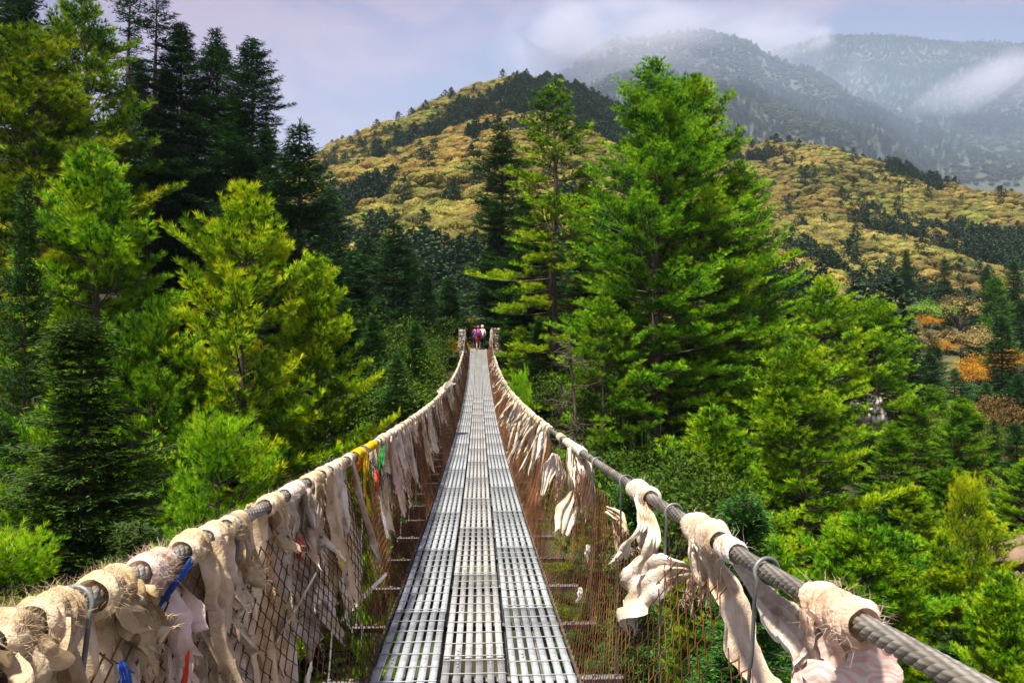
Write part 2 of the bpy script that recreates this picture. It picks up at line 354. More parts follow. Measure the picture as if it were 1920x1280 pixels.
def pine_mesh(seed, H=22., R=4.2, bottom=.12, whorl=.5, nb=6, needle=.22, nn=14, width=.026, sparse=0., tuftstep=.135, lean=0., twin=False, droop=0., shape=.46, twigstep=.185):
    rng = np.random.default_rng(seed); wood = MB(); lf = MB(); twigs = MB()
    nz_ = 14; tz = np.linspace(0, H, nz_); tx = np.cumsum(rng.normal(0, .05, nz_)) * H / 20 + lean * tz; ty = np.cumsum(rng.normal(0, .05, nz_)) * H / 20
    def tp(z): return np.array([np.interp(z, tz, tx), np.interp(z, tz, ty), z])
    wood.tube(np.stack([tx, ty, tz], -1), .016 * H * np.linspace(1, .02, nz_) ** .9 * .9, 8, sh=.5)
    C = []; D = []; S = []
    z = H * bottom
    lobes = rng.uniform(0, 2 * math.pi, 4); zz = H * bottom
    while z < H - .25:
        t = (z - H * bottom) / (H * (1 - bottom)); L0 = R * min((1 - t) ** shape, (1 - t) * 2.9) * (1 - .45 * math.exp(-t * 8)) + .12
        k = max(3, int(rng.normal(nb, 1)))
        az0 = rng.uniform(0, 2 * math.pi)
        layer = rng.uniform(.72, 1.12)
        for q in range(k):
            if rng.random() < sparse * (1 - t * .6): continue
            az = az0 + q * 2 * math.pi / k + rng.normal(0, .25)
            lob = 1 + .22 * math.sin(az * 2 + lobes[0] + z * .7) + .14 * math.sin(az * 3 + lobes[1] - z * .5)
            L = L0 * layer * lob * rng.uniform(.72, 1.15)
            el = math.radians(-6 - droop * 20 + 34 * t ** 1.6 + rng.normal(0, 7))
            h = np.array([math.cos(az), math.sin(az), 0.]); sidev = np.array([-h[1], h[0], 0.])
            n = max(4, int(L / .3)); s = np.linspace(0, 1, n)
            bend = rng.normal(0, .12)
            pts = tp(z + rng.normal(0, .08)) + (s[:, None] * L * math.cos(el)) * h + sidev * (bend * L * s[:, None] ** 2) + np.array([0, 0, 1.]) * (math.sin(el) * L * s + .20 * L * s ** 2.4)[:, None]
            wood.tube(pts, np.linspace(.010 * L + .012, .005, n), 4, cap=False)
            st = max(.2, .50 - .3 * t) if L > 1 else .08
            ss = np.arange(st * L, L, twigstep)
            for a, sd_ in enumerate(ss):
                u = sd_ / L; p = np.array([np.interp(u, s, pts[:, c]) for c in range(3)]); d = unit(pts[min(n - 1, int(u * (n - 1)) + 1)] - pts[int(u * (n - 1))])
                for sg in ((1, -1) if rng.random() < .8 else (rng.choice([-1, 1]),)):
                    tl = (.38 * (L - sd_) + .22) * rng.uniform(.6, 1.2)
                    td = unit(d * .8 + sidev * sg * rng.uniform(.5, 1.0) + np.array([0, 0, rng.uniform(.05, .4)]))
                    if tl > .5: twigs.tube([p, p + td * tl], [.008, .004], 3, cap=False)
                    m_ = max(1, int(tl / tuftstep)); f = (np.arange(m_) + 1) / m_
                    f = f[f > .3]
                    C.append(p + td * (tl * f)[:, None] + rng.normal(0, .03, (len(f), 3)) + np.array([0, 0, .1]) * (f * tl)[:, None]); D.append(np.repeat(td[None], len(f), 0))
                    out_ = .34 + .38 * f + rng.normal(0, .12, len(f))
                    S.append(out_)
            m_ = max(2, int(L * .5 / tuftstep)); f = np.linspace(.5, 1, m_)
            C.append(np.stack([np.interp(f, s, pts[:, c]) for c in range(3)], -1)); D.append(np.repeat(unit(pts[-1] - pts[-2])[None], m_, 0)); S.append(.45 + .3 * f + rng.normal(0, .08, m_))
        z += whorl * rng.uniform(.7, 1.25) * (1 if t < .8 else .6)
    top = np.stack([tp(zz) for zz in np.linspace(H - 1.2, H, 10)]); C.append(top); D.append(np.tile([0, 0, 1.], (10, 1))); S.append(np.full(10, .8))
    C = np.concatenate(C); D = np.concatenate(D); S = np.concatenate(S)
    cl = .34 * (vnoise(C[:, 0] * 1.1 + C[:, 2], C[:, 1] * 1.1 - C[:, 2], seed) * 2 - 1) + .12 * (vnoise(C[:, 0] * 3 + C[:, 2] * 2, C[:, 1] * 3 - C[:, 2], seed + 1) * 2 - 1)  # on light new tips and dark old needles; clump contrast also imitates crown shade
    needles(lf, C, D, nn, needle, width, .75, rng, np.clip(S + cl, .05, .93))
    wood.v += twigs.v; [wood.f4.append(f + wood.n) for f in twigs.f4]; wood.sh += twigs.sh; wood.uv += twigs.uv; wood.n += twigs.n
    return wood, lf

def fir_mesh(seed, H=26., R=5., bottom=.08, whorl=.38, nb=7, sparse=0., shape=.52, twl=.30, lean=0, droopy=.12, w_=.09, dens=1.25):
    rng = np.random.default_rng(seed); wood = MB(); lf = MB()
    nz_ = 12; tz = np.linspace(0, H, nz_); tx = np.cumsum(rng.normal(0, .04, nz_)) + lean * tz; ty = np.cumsum(rng.normal(0, .04, nz_))
    def tp(z): return np.array([np.interp(z, tz, tx), np.interp(z, tz, ty), z])
    wood.tube(np.stack([tx, ty, tz], -1), .015 * H * np.linspace(1, .02, nz_), 8)
    V = []; S = []
    z = H * bottom
    ph = rng.uniform(0, 6, 3)
    while z < H - .1:
        t = (z - H * bottom) / (H * (1 - bottom)); L0 = R * min((1 - t) ** shape, (1 - t) * 3.2) * (.8 + .2 * math.sin(z * 1.7 + ph[0])) + .15
        k = max(4, int(rng.normal(nb, 1))); az0 = rng.uniform(0, 6.28)
        for q in range(k):
            if rng.random() < sparse: continue
            az = az0 + q * 6.283 / k + rng.normal(0, .25)
            L = L0 * rng.uniform(.55, 1.15) * (1 + .2 * math.sin(az * 2 + ph[1] + z * .4)); el = math.radians(-8 + 40 * t ** 2 + rng.normal(0, 5))
            h = np.array([math.cos(az), math.sin(az), 0.]); sv = np.array([-h[1], h[0], 0.]); n = max(4, int(L / .35)); s = np.linspace(0, 1, n)
            pts = tp(z) + (s[:, None] * L * math.cos(el)) * h + np.array([0, 0, 1.]) * (math.sin(el) * L * s - droopy * L * s + .13 * L * s ** 3)[:, None] + sv * (rng.normal(0, .1) * L * s[:, None] ** 2)
            wood.tube(pts, np.linspace(.009 * L + .012, .006, n), 4, cap=False)
            ss = np.arange(L * .15, L, .2 / dens)
            for sd_ in ss:
                u = sd_ / L; p = np.array([np.interp(u, s, pts[:, c]) for c in range(3)]); tl0 = .36 * (L - sd_) + .22
                for sg in (1, -1):
                    if rng.random() < .08: continue
                    tl = tl0 * rng.uniform(.6, 1.2)
                    td = unit(h * rng.uniform(.6, 1.) + sv * sg * rng.uniform(.7, 1.1) + np.array([0, 0, rng.uniform(-.12, .1)])); tn = np.cross(td, [0, 0, 1.]); 
                    m_ = max(2, int(tl / .11 * dens)); f = (np.arange(m_) + .5) / m_
                    c = p + td * (tl * f)[:, None] + rng.normal(0, .05, (m_, 3))
                    for s2 in (1, -1):
                        d2 = unit(td * .9 + tn * s2 * .75 + rng.normal(0, .26, (m_, 3)) + np.array([0, 0, .10])); ll = (twl * (1.15 - f * .5) * rng.uniform(.7, 1.2, m_))[:, None]
                        wv = unit(td + rng.normal(0, .15, (m_, 3)) + np.array([0, 0, .25])) * w_ * .5
                        V.append(np.stack([c - wv, c + wv, c + d2 * ll], 1)); S.append(np.clip(.30 + .35 * f + rng.normal(.05, .14, m_), 0, .88))
        z += whorl * rng.uniform(.75, 1.25) * (1 if t < .85 else .6)
    V = np.concatenate(V); S = np.concatenate(S); k = len(V)
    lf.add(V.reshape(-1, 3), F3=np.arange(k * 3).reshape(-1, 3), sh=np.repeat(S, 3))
    C = np.stack([tp(zz) for zz in np.linspace(H - 1., H, 12)]); needles(lf, C, np.tile([0, 0, .6], (12, 1)), 8, .22, .03, .9, rng, np.full(12, .5))
    return wood, lf

def bush_mesh(seed, rx=1.6, rz=1.3, clumps=60, leaves=40, ls=.09, trunk=.6, cr=.32, lumpy=True, stems=10, rnd=.8):
    rng = np.random.default_rng(seed); wood = MB(); lf = MB()
    d = unit(rng.normal(size=(clumps, 3))); d[:, 2] = np.abs(d[:, 2]) * 1.0 - .25; r = rng.uniform(.45, 1, (clumps, 1)) ** .5
    ph = rng.uniform(0, 6, 3); az = np.arctan2(d[:, 1], d[:, 0]); lob = (1 + .25 * np.sin(az * 3 + ph[0]) + .15 * np.sin(az * 5 + ph[1]))[:, None]
    Cc = d * r * lob * np.array([rx, rx, rz]) + np.array([0, 0, trunk + rz * .45])
    for c in Cc[:stems * 3]:
        wood.tube([[0, 0, 0], [c[0] * .3, c[1] * .3, c[2] * .5], c], [.02 * rx + .008, .012 * rx, .005], 4, cap=False)
    n = clumps * leaves; cs = np.repeat(Cc, leaves, 0); o = rng.normal(size=(n, 3)) * np.array([1, 1, .6]) * cr * rx * .55; c = cs + o
    nrm = unit(o * .8 / (cr * rx) + rng.normal(size=(n, 3)) * rnd + np.array([0, 0, .7]) + (unit(cs) if rnd < .5 else 0)); a = unit(np.cross(nrm, rng.normal(size=(n, 3)))); b = np.cross(nrm, a)
    s = ls * rng.uniform(.6, 1.3, (n, 1))
    V = np.stack([c - a * s, c - b * s * .45, c + a * s, c + b * s * .45], 1).reshape(-1, 3)
    i = np.arange(n)[:, None] * 4; Fq = i + np.array([[0, 1, 2, 3]])
    S = np.clip(.5 + rng.normal(0, .16, n) + np.repeat(rng.normal(0, .13, clumps), leaves), 0, 1)
    lf.add(V, F4=Fq, sh=np.repeat(S, 4)); return wood, lf

PROTO = {}
def proto(key, name, meshes, leafmat, H, leafname='crown', woodname='trunk'):
    wd, lf = meshes
    PROTO[key] = (name, wd.mesh(woodname, M['bark'], smooth=True), lf.mesh(leafname, leafmat), H, leafname, woodname)
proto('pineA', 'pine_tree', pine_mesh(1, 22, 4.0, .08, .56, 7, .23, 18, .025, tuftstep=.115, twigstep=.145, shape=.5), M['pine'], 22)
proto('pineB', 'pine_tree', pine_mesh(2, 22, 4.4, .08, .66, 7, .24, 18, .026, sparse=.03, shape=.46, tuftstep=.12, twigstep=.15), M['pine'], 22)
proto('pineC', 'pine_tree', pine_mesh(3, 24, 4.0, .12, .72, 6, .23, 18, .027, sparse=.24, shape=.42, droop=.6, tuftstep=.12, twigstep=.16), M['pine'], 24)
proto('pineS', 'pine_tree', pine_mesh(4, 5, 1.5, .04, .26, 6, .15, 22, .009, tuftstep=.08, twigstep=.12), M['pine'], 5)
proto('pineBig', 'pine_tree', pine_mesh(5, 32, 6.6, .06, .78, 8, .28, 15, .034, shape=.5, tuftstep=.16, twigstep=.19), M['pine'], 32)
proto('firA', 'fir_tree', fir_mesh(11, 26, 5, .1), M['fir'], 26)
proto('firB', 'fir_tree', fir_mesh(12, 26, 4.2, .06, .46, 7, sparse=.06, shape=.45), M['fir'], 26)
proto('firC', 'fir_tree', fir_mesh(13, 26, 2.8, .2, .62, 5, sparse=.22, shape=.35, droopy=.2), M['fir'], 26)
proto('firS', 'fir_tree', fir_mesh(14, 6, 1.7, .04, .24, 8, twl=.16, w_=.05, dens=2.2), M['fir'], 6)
proto('bushA', 'shrub', bush_mesh(21, 1.6, 1.5, 90, 75, .055), M['broad'], 3, 'leaves', 'stems')
proto('bushB', 'shrub', bush_mesh(22, 1.7, 1.1, 80, 70, .06, .3), M['broad'], 2.4, 'leaves', 'stems')
proto('bushO', 'shrub', bush_mesh(23, 1.6, 1.3, 46, 70, .065, cr=.26), M['orange'], 3, 'leaves', 'stems')
proto('bushY', 'shrub', bush_mesh(24, 1.6, 1.4, 70, 60, .065), M['gold'], 3, 'leaves', 'stems')
proto('gold1', 'broadleaf_tree', bush_mesh(31, 3.6, 2.4, 40, 110, .17, 1.6, .24, stems=8, rnd=.35), M['gold'], 6.5, 'crown')
proto('gold2', 'broadleaf_tree', bush_mesh(32, 3.2, 3.0, 36, 110, .17, 1.8, .24, stems=8, rnd=.35), M['gold'], 7, 'crown')
def joined(key, name, seed, kind):
    rng = np.random.default_rng(seed); mb = MB(); n = 46
    H = 12.
    mb.tube([[0, 0, 0], [.1, 0, H * .5], [0, 0, H * .97]], [.22, .15, .03], 5, sh=0)
    V = []; S = []
    for q in range(n):
        t = (q + .5) / n; z = H * (.18 + .8 * t); L = 4.6 * (1 - t) ** .55 * rng.uniform(.6, 1.15) + .3; az = q * 2.4 + rng.normal(0, .3); h = np.array([math.cos(az), math.sin(az), 0]); sv = np.array([-h[1], h[0], 0])
        m_ = 11; f = rng.uniform(.25, 1, m_)[:, None]; c = h * L * f + sv * rng.normal(0, .28, (m_, 1)) * L * f + np.array([0, 0, z]) + np.array([0, 0, 1]) * rng.normal(0, .2, (m_, 1))
        a = unit(rng.normal(size=(m_, 3)) * np.array([1, 1, .35])); b = unit(np.cross(a, rng.normal(size=(m_, 3)) * .4 + np.array([0, 0, 1]))); s = rng.uniform(.3, .62, (m_, 1))
        V.append(np.stack([c - a * s, c - b * s * .6, c + a * s, c + b * s * .6], 1)); S.append(np.clip(.5 + rng.normal(0, .2, m_), 0, 1))
    V = np.concatenate(V); k = len(V); mb.add(V.reshape(-1, 3), F4=np.arange(k * 4).reshape(-1, 4), sh=np.repeat(np.concatenate(S), 4))
    return mb.mesh(name, M['farcon'])
FARCON = [joined('a', 'conifer_tree', 51, 0), joined('b', 'conifer_tree', 52, 0)]
def far_bush(seed, mtl):
    wd, lf = bush_mesh(seed, 3.0, 2.2, 26, 76, .19, .9, .42, stems=0, rnd=.7); rg_ = np.random.default_rng(seed)
    bm = bmesh.new(); bmesh.ops.create_icosphere(bm, subdivisions=4, radius=1); V = np.array([v.co for v in bm.verts]); Fc = np.array([[v.index for v in f.verts] for f in bm.faces]); bm.free()
    cen = unit(rg_.normal(size=(16, 3))) * np.array([1, 1, .8]); cen[:, 2] = np.abs(cen[:, 2]) - .2
    dd_ = 1 - np.clip(np.linalg.norm(V[:, None] - cen[None], axis=2) / .55, 0, 1) ** 2; lob = dd_.max(1); fine = vnoise(V[:, 0] * 9 + V[:, 2] * 5, V[:, 1] * 9 - V[:, 2] * 7, seed)
    Rr = .62 + .26 * lob + .22 * (fine - .5); V2 = V * Rr[:, None] * np.array([3.5, 3.5, 2.5]); V2[:, 2] += 2.3; V2[:, 2] = np.maximum(V2[:, 2], .2)
    lf.add(V2, F3=Fc, sh=np.clip(.36 + .7 * (fine - .5) + .25 * (vnoise(V[:, 0] * 22 + V[:, 2] * 9, V[:, 1] * 22 + V[:, 2] * 11, 3) - .5), 0, 1)); return lf.mesh('broadleaf_tree', mtl)  # hollows darker than knobs: crown gap shade put into the leaf colour
FARGOLD = [far_bush(61, M['gold']), far_bush(62, M['gold'])]

tree_root = {}
def tree(key, x, y, ztop=None, scale=None, wide=1., zb=None, rot=None, label='', cat='tree', group=None, tint=(1, 1, 1)):
    name, wm, lm, H, ln, wn = PROTO[key]
    zb = float(terr(x, y)) - .15 if zb is None else zb
    sz = (ztop - zb) / H if ztop is not None else scale
    r = empty(name, (x, y, zb)); r.scale = (wide, wide, sz); r.rotation_euler = (0, 0, rng.uniform(0, 6.28) if rot is None else rot)
    tag(r, label, cat, group)
    link(wn, wm, r); link(ln, lm, r); settint(r, tint); return r
def tree_px(key, px, py, d, radpx=None, H=None, **k):
    """top at pixel (px,py) at depth d; H overrides the height (base then sits on its own bit of ground)"""
    p = P(px, py, d); zb = float(terr(p[0], p[1])) - .2
    R0 = {'pineA': 4.0, 'pineB': 4.4, 'pineC': 4., 'pineS': 1.5, 'pineBig': 6.6, 'firA': 5, 'firB': 4.2, 'firC': 2.8, 'firS': 1.7}.get(key, 1.7)
    wide = (radpx * d / F) / R0 * {'pineA': 1.3, 'pineB': 1.22, 'pineBig': 1.12, 'firA': 1.1, 'firB': 1.15, 'pineC': 1.05}.get(key, 1) if radpx else 1
    if H is not None: zb = p[2] - H
    elif (p[2] - zb) / PROTO[key][3] < .85 * wide: zb = p[2] - PROTO[key][3] * .85 * wide
    return tree(key, p[0], p[1], ztop=p[2], wide=wide, zb=zb, **k)
#END_GENERATORS
G1 = 'pines and firs on the left bank'; G2 = 'pines and firs on the right bank'; G3 = 'trees behind the far end of the bridge'
T = [
 # key, px, py, d, radpx, label, tint, group; shaded pines carry their shade in a dim tint
 ('pineB', 455, 350, 24, 215, 'brightest yellow-green pine, standing tall left of the bridge', (1.25, 1.12, .9), G1),
 ('pineA', 185, 275, 26, 190, 'fresh green pine between the dark fir at the left edge and the brightest pine', (.95, 1.05, 1), G1),
 ('pineA', 80, 50, 33, 200, 'tall yellowish pine reaching the upper left corner', (.85, .74, .8), G1),
 ('pineB', 165, -10, 37, 160, 'darker green pine top beside the two bare-stemmed firs', (.55, .62, .8), G1),
 ('firA', 30, -60, 40, 190, 'dark fir filling the very corner at upper left', (.8, .9, 1), G1),
 ('firC', 237, -70, 43, 90, 'thin fir with bare stem against the sky, left one of two', (.8, .9, 1), G1),
 ('firC', 285, -30, 45, 105, 'thin fir with bare stem against the sky, right one of two', (.8, .9, 1), G1),
 ('firA', 340, 45, 46, 135, 'dense dark fir right of the two bare-stemmed firs', (.8, .9, 1), G1),
 ('firB', 405, 55, 47, 120, 'dark fir with a round shaggy top between two pointed firs', (.85, .95, 1), G1),
 ('firA', 475, 72, 45, 150, 'tallest pointed dark fir, alone against the lilac sky', (.8, .95, 1), G1),
 ('firB', 565, 225, 42, 195, 'dark fir with flat spreading tiers reaching towards the golden hill', (.75, .9, 1), G1),
 ('firA', 45, 335, 21, 120, 'dark green fir at the left edge below the yellowish pine', (1.1, 1.15, 1), G1),
 ('pineS', 410, 790, 12.5, 135, 'small young pine with long needles just behind the left cable', (.75, .95, 1), G1),
 ('firS', 150, 600, 15, 190, 'brown-green young fir low on the left slope', (1.5, 1.2, .9), G1),
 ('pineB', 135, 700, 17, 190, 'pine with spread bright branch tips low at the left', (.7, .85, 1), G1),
 ('pineS', 10, 1010, 8.5, 160, 'low pine tuft at the bottom left corner', (.75, .9, .9), G1),
 ('firS', 265, 990, 13, 150, 'shaded brownish fir below the low left pines', (1.3, 1.0, .8), G1),
 ('pineA', 600, 480, 27, 130, 'bright pine tucked behind the right side of the brightest pine', (1.2, 1.1, .9), G1),
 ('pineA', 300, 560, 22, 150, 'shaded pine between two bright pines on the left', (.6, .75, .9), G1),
 ('firB', 735, 412, 52, 130, 'dark fir with short tiers standing left of the bridge end', (1., 1.1, 1), G3),
 ('firA', 660, 470, 50, 140, 'dark fir between the left pines and the bridge end', (1.05, 1.2, 1), G3),
 ('firA', 840, 520, 60, 120, 'dark fir directly behind the left gate post', (1., 1.15, 1), G3),
 ('firB', 942, 232, 60, 115, 'spiky dark fir behind the two hikers', (1., 1.1, 1), G3),
 ('pineC', 1045, 158, 46, 150, 'thin pine with its pale trunk showing between sparse branches', (1.05, 1.0, .9), G2),
 ('pineBig', 1225, 118, 40, 205, 'largest broad green pine right of the bridge', (.66, .90, .95), G2),
 ('pineA', 1300, 140, 43, 160, 'second top rising from the broad pine mass right of the bridge', (.85, .95, .9), G2),
 ('pineBig', 1385, 300, 44, 150, 'green pine forming the right shoulder of the big pine mass', (.7, .95, .95), G2),
 ('pineB', 1545, 520, 46, 150, 'yellowish pine just right of the big pine mass', (.95, 1., .9), G2),
 ('pineA', 1510, 635, 31, 165, 'bright conical pine in front of the white boulder', (.95, .98, .9), G2),
 ('pineA', 1650, 560, 50, 110, 'pine standing behind the white boulder', (.8, .95, .9), G2),
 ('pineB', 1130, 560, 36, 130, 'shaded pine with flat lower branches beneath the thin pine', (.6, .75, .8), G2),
 ('firA', 1180, 420, 52, 170, 'dark fir hidden in the gap between the two large pines', (.9, 1.1, 1), G2),
 ('pineA', 1600, 960, 21, 200, 'deep green pine low on the right slope', (.65, .85, .9), G2),
 ('pineB', 1780, 1000, 24, 150, 'yellow-green pine on the lower right slope', (.95, .95, .8), G2),
 ('pineA', 1890, 1070, 19, 130, 'fresh green pine at the lower right corner', (.9, 1., .9), G2),
 ('pineA', 1800, 745, 42, 75, 'slim grey-green pine by the yellow bush on the right', (.55, .75, .95), G2),
 ('pineS', 1815, 900, 24, 60, 'yellow-green pine sapling on the right slope', (1.1, .95, .7), G2),
 ('pineS', 975, 705, 26, 42, 'young bright pine close to the right handrail near the bridge end', (.7, 1., .9), G2),
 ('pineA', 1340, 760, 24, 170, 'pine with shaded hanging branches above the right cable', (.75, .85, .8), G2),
 ('firS', 1190, 900, 12, 120, 'small dark fir just beyond the right cable', (1.6, 1.7, 1.2), G2),
 ('firS', 1400, 930, 13, 150, 'dark young fir behind the torn cloth on the right', (1.2, 1.5, 1.1), G2),
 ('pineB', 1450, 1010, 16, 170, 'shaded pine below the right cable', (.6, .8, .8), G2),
 ('firA', 1880, 590, 75, 100, 'dark fir on the right edge below the orange bushes', (1.5, 1.6, 1.4), G2),
 ('firA', 1750, 640, 80, 85, 'dark fir beyond the white boulder', (1.5, 1.6, 1.4), G2),
 ('firB', 1900, 780, 60, 85, 'dull green fir at the right edge', (1.5, 1.7, 1.3), G2),
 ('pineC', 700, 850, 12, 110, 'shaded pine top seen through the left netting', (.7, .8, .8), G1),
]
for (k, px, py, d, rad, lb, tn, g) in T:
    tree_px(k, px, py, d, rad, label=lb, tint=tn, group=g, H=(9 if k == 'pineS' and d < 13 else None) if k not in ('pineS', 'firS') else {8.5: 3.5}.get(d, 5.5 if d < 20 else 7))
#END_TREES
# fill-in understorey: shrubs and saplings on the slopes
fill = np.random.default_rng(77); cnt = 0
def terr_px_ok(x, y): 
    q = x * RT[0] + y * RT[1]; f_ = x * FW[0] + y * FW[1]; return f_ > 4 and abs(q / f_) < .74
spots = []
tries = 0
while len(spots) < 620 and tries < 60000:
    tries += 1
    y = 4 + 106 * fill.random() ** .8 ; x = fill.uniform(-.75, .78) * (y + 3)
    if abs(x) < (2.4 if y < 25 else 4.2) and y < 72: continue
    dd_ = x * FW[0] + y * FW[1]; pp_ = 960 + (x * RT[0] + y * RT[1]) / dd_ * F
    if not terr_px_ok(x, y): continue
    if any((x - a) ** 2 + (y - b) ** 2 < (1.1 + .022 * y) ** 2 for a, b in spots): continue
    spots.append((x, y))
for (x, y) in spots:
    z = float(terr(x, y)); r_ = fill.random()
    dd_ = x * FW[0] + y * FW[1]; pp_ = 960 + (x * RT[0] + y * RT[1]) / dd_ * F
    lim = float(np.interp(pp_, [0, 250, 640, 700, 870, 930, 1000, 1050, 1450, 1500, 1560, 1580, 1700, 1720, 1920], [700, 760, 640, 600, 660, 660, 620, 640, 700, 720, 720, 800, 800, 740, 800]))
    if x < 0 and .48 <= r_ and fill.random() < .6: r_ = .6
    if r_ < .26: k = 'bushA'; t_ = (fill.uniform(.5, .9), fill.uniform(.55, .85), .7); s = fill.uniform(.8, 1.6); lb = 'leafy green shrub in the undergrowth of the gorge'; g = 'green shrubs in the gorge'  # tint dimmed to put undergrowth shade into the leaves
    elif r_ < .38: k = 'bushB'; t_ = (fill.uniform(.8, 1.2), .8, .5); s = fill.uniform(.8, 1.6); lb = 'low yellowish green shrub in the undergrowth of the gorge'; g = 'yellow-green shrubs in the gorge'
    elif r_ < .48 and y > 25: k = 'bushY'; t_ = (1, .9, .6); s = fill.uniform(.7, 1.2); lb = 'ochre autumn shrub on the slope of the gorge'; g = 'ochre shrubs in the gorge'
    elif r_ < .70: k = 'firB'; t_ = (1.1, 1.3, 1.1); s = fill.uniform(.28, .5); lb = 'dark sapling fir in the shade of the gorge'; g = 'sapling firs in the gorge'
    else: k = 'pineA'; t_ = (.5, .68, .7) if x > 0 else (.42, .6, .6); s = fill.uniform(.28, .5); lb = 'young pine in the undergrowth of the gorge'; g = 'young pines in the gorge'  # dim tints put gorge shade into the needles, darker left of the bridge
    room = (640 - lim) * dd_ / F - z
    if room < .7: continue
    s = min(s, room / PROTO[k][3] / .97)
    if 'bush' not in k and (s < .12 or dd_ < 9): k = 'bushA'; s = min(1.1, room / 3.3); t_ = (.5, .6, .6); lb = 'leafy green shrub in the undergrowth of the gorge'; g = 'green shrubs in the gorge'
    sid = 'left of the bridge' if x < 0 else 'right of the bridge'
    dst = 'at the near bank' if y < 14 else ('in mid gorge' if y < 34 else ('below the far bank' if y < 56 else 'beyond the far bank'))
    lb = lb.replace('in the undergrowth of the gorge', dst + ', ' + sid).replace('on the slope of the gorge', dst + ', ' + sid).replace('in the shade of the gorge', dst + ', ' + sid); g = g + ' ' + dst + ' ' + sid
    wd_ = s * (1. if 'bush' in k else 1.35)
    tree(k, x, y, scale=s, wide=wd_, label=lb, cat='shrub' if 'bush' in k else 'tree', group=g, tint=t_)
# placed shrubs of the far bank and the right slope
SH = [('bushO', 866, 592, 62, 1.3, 'orange shrub left of the hikers'), ('bushO', 838, 628, 57, .9, 'rusty shrub by the left gate post'), ('bushY', 934, 585, 64, 1.3, 'golden shrub behind the right stone pillar'),
      ('bushO', 1020, 540, 60, 1.3, 'orange-tinged shrub behind the thin pine'), ('bushY', 1005, 590, 55, 1., 'mustard shrub beside the thin pine trunk'), ('bushY', 972, 640, 55, .8, 'small golden shrub on the bank right of the pillar'),
      ('bushA', 790, 600, 52, 1.6, 'broad green shrub on the bank left of the bridge end'), ('bushA', 740, 625, 46, 1.7, 'green shrub below the dark fir on the far bank'), ('bushA', 700, 600, 48, 1.9, 'leafy shrub between the left pines and the far bank'),
      ('bushA', 775, 655, 45, 1.2, 'bright green shrub on the bank just left of the netting'), ('bushB', 755, 700, 38, 1.3, 'yellow-green shrub beneath the far left handrail'), ('bushA', 680, 700, 36, 1.8, 'large dark-leaved shrub under the left handrail'),
      ('bushA', 790, 640, 50, .9, 'green shrub in front of the orange one'), ('bushA', 1025, 668, 50, 1.1, 'green shrub under the right stone pillar'), ('bushA', 1075, 690, 42, 1.4, 'green shrub on the bank right of the bridge'),
      ('bushA', 1250, 870, 17, 1.1, 'pale-leaved shrub under the hanging lichen'), ('bushB', 1150, 840, 19, 1.2, 'light green shrub behind the right cable'),
      ('bushO', 1742, 588, 110, 1.0, 'small orange tree above the grey trees on the right'), ('bushO', 1775, 636, 100, .9, 'orange bush left of the wide orange thicket'), ('bushO', 1850, 655, 95, 2.0, 'wide orange thicket near the right edge'), ('bushO', 1905, 650, 95, 1.7, 'orange bush touching the right edge'), ('bushO', 1820, 680, 92, 1.5, 'lowest orange bush of the thicket'),
      ('bushO', 1690, 765, 60, 1.2, 'rust-red bush beside the white boulder'), ('bushY', 1870, 820, 50, 1.2, 'yellow bush right of the slim pine'), ('bushY', 1860, 745, 60, 1.4, 'brown leafless-looking bush above the yellow bush')]
for (k, px, py, d, s, lb) in SH:
    p = P(px, py, d); Hh = PROTO[k][3] * s * .78
    tn = (1, 1, 1) if k in ('bushO', 'bushY') else (.5, .55, .5)
    if 'bright green' in lb or 'yellow-green' in lb: tn = (.85, .85, .5)
    if 'brown' in lb: tn = (.6, .45, .5)
    if 'yellow bush right' in lb: tn = (1.1, 1.2, .5)
    if 'rust-red' in lb: tn = (.6, .4, 1)
    tree(k, p[0], p[1], scale=s, wide=s, zb=p[2] - Hh, label=lb, cat='shrub', group='shrubs placed around the banks', tint=tn)

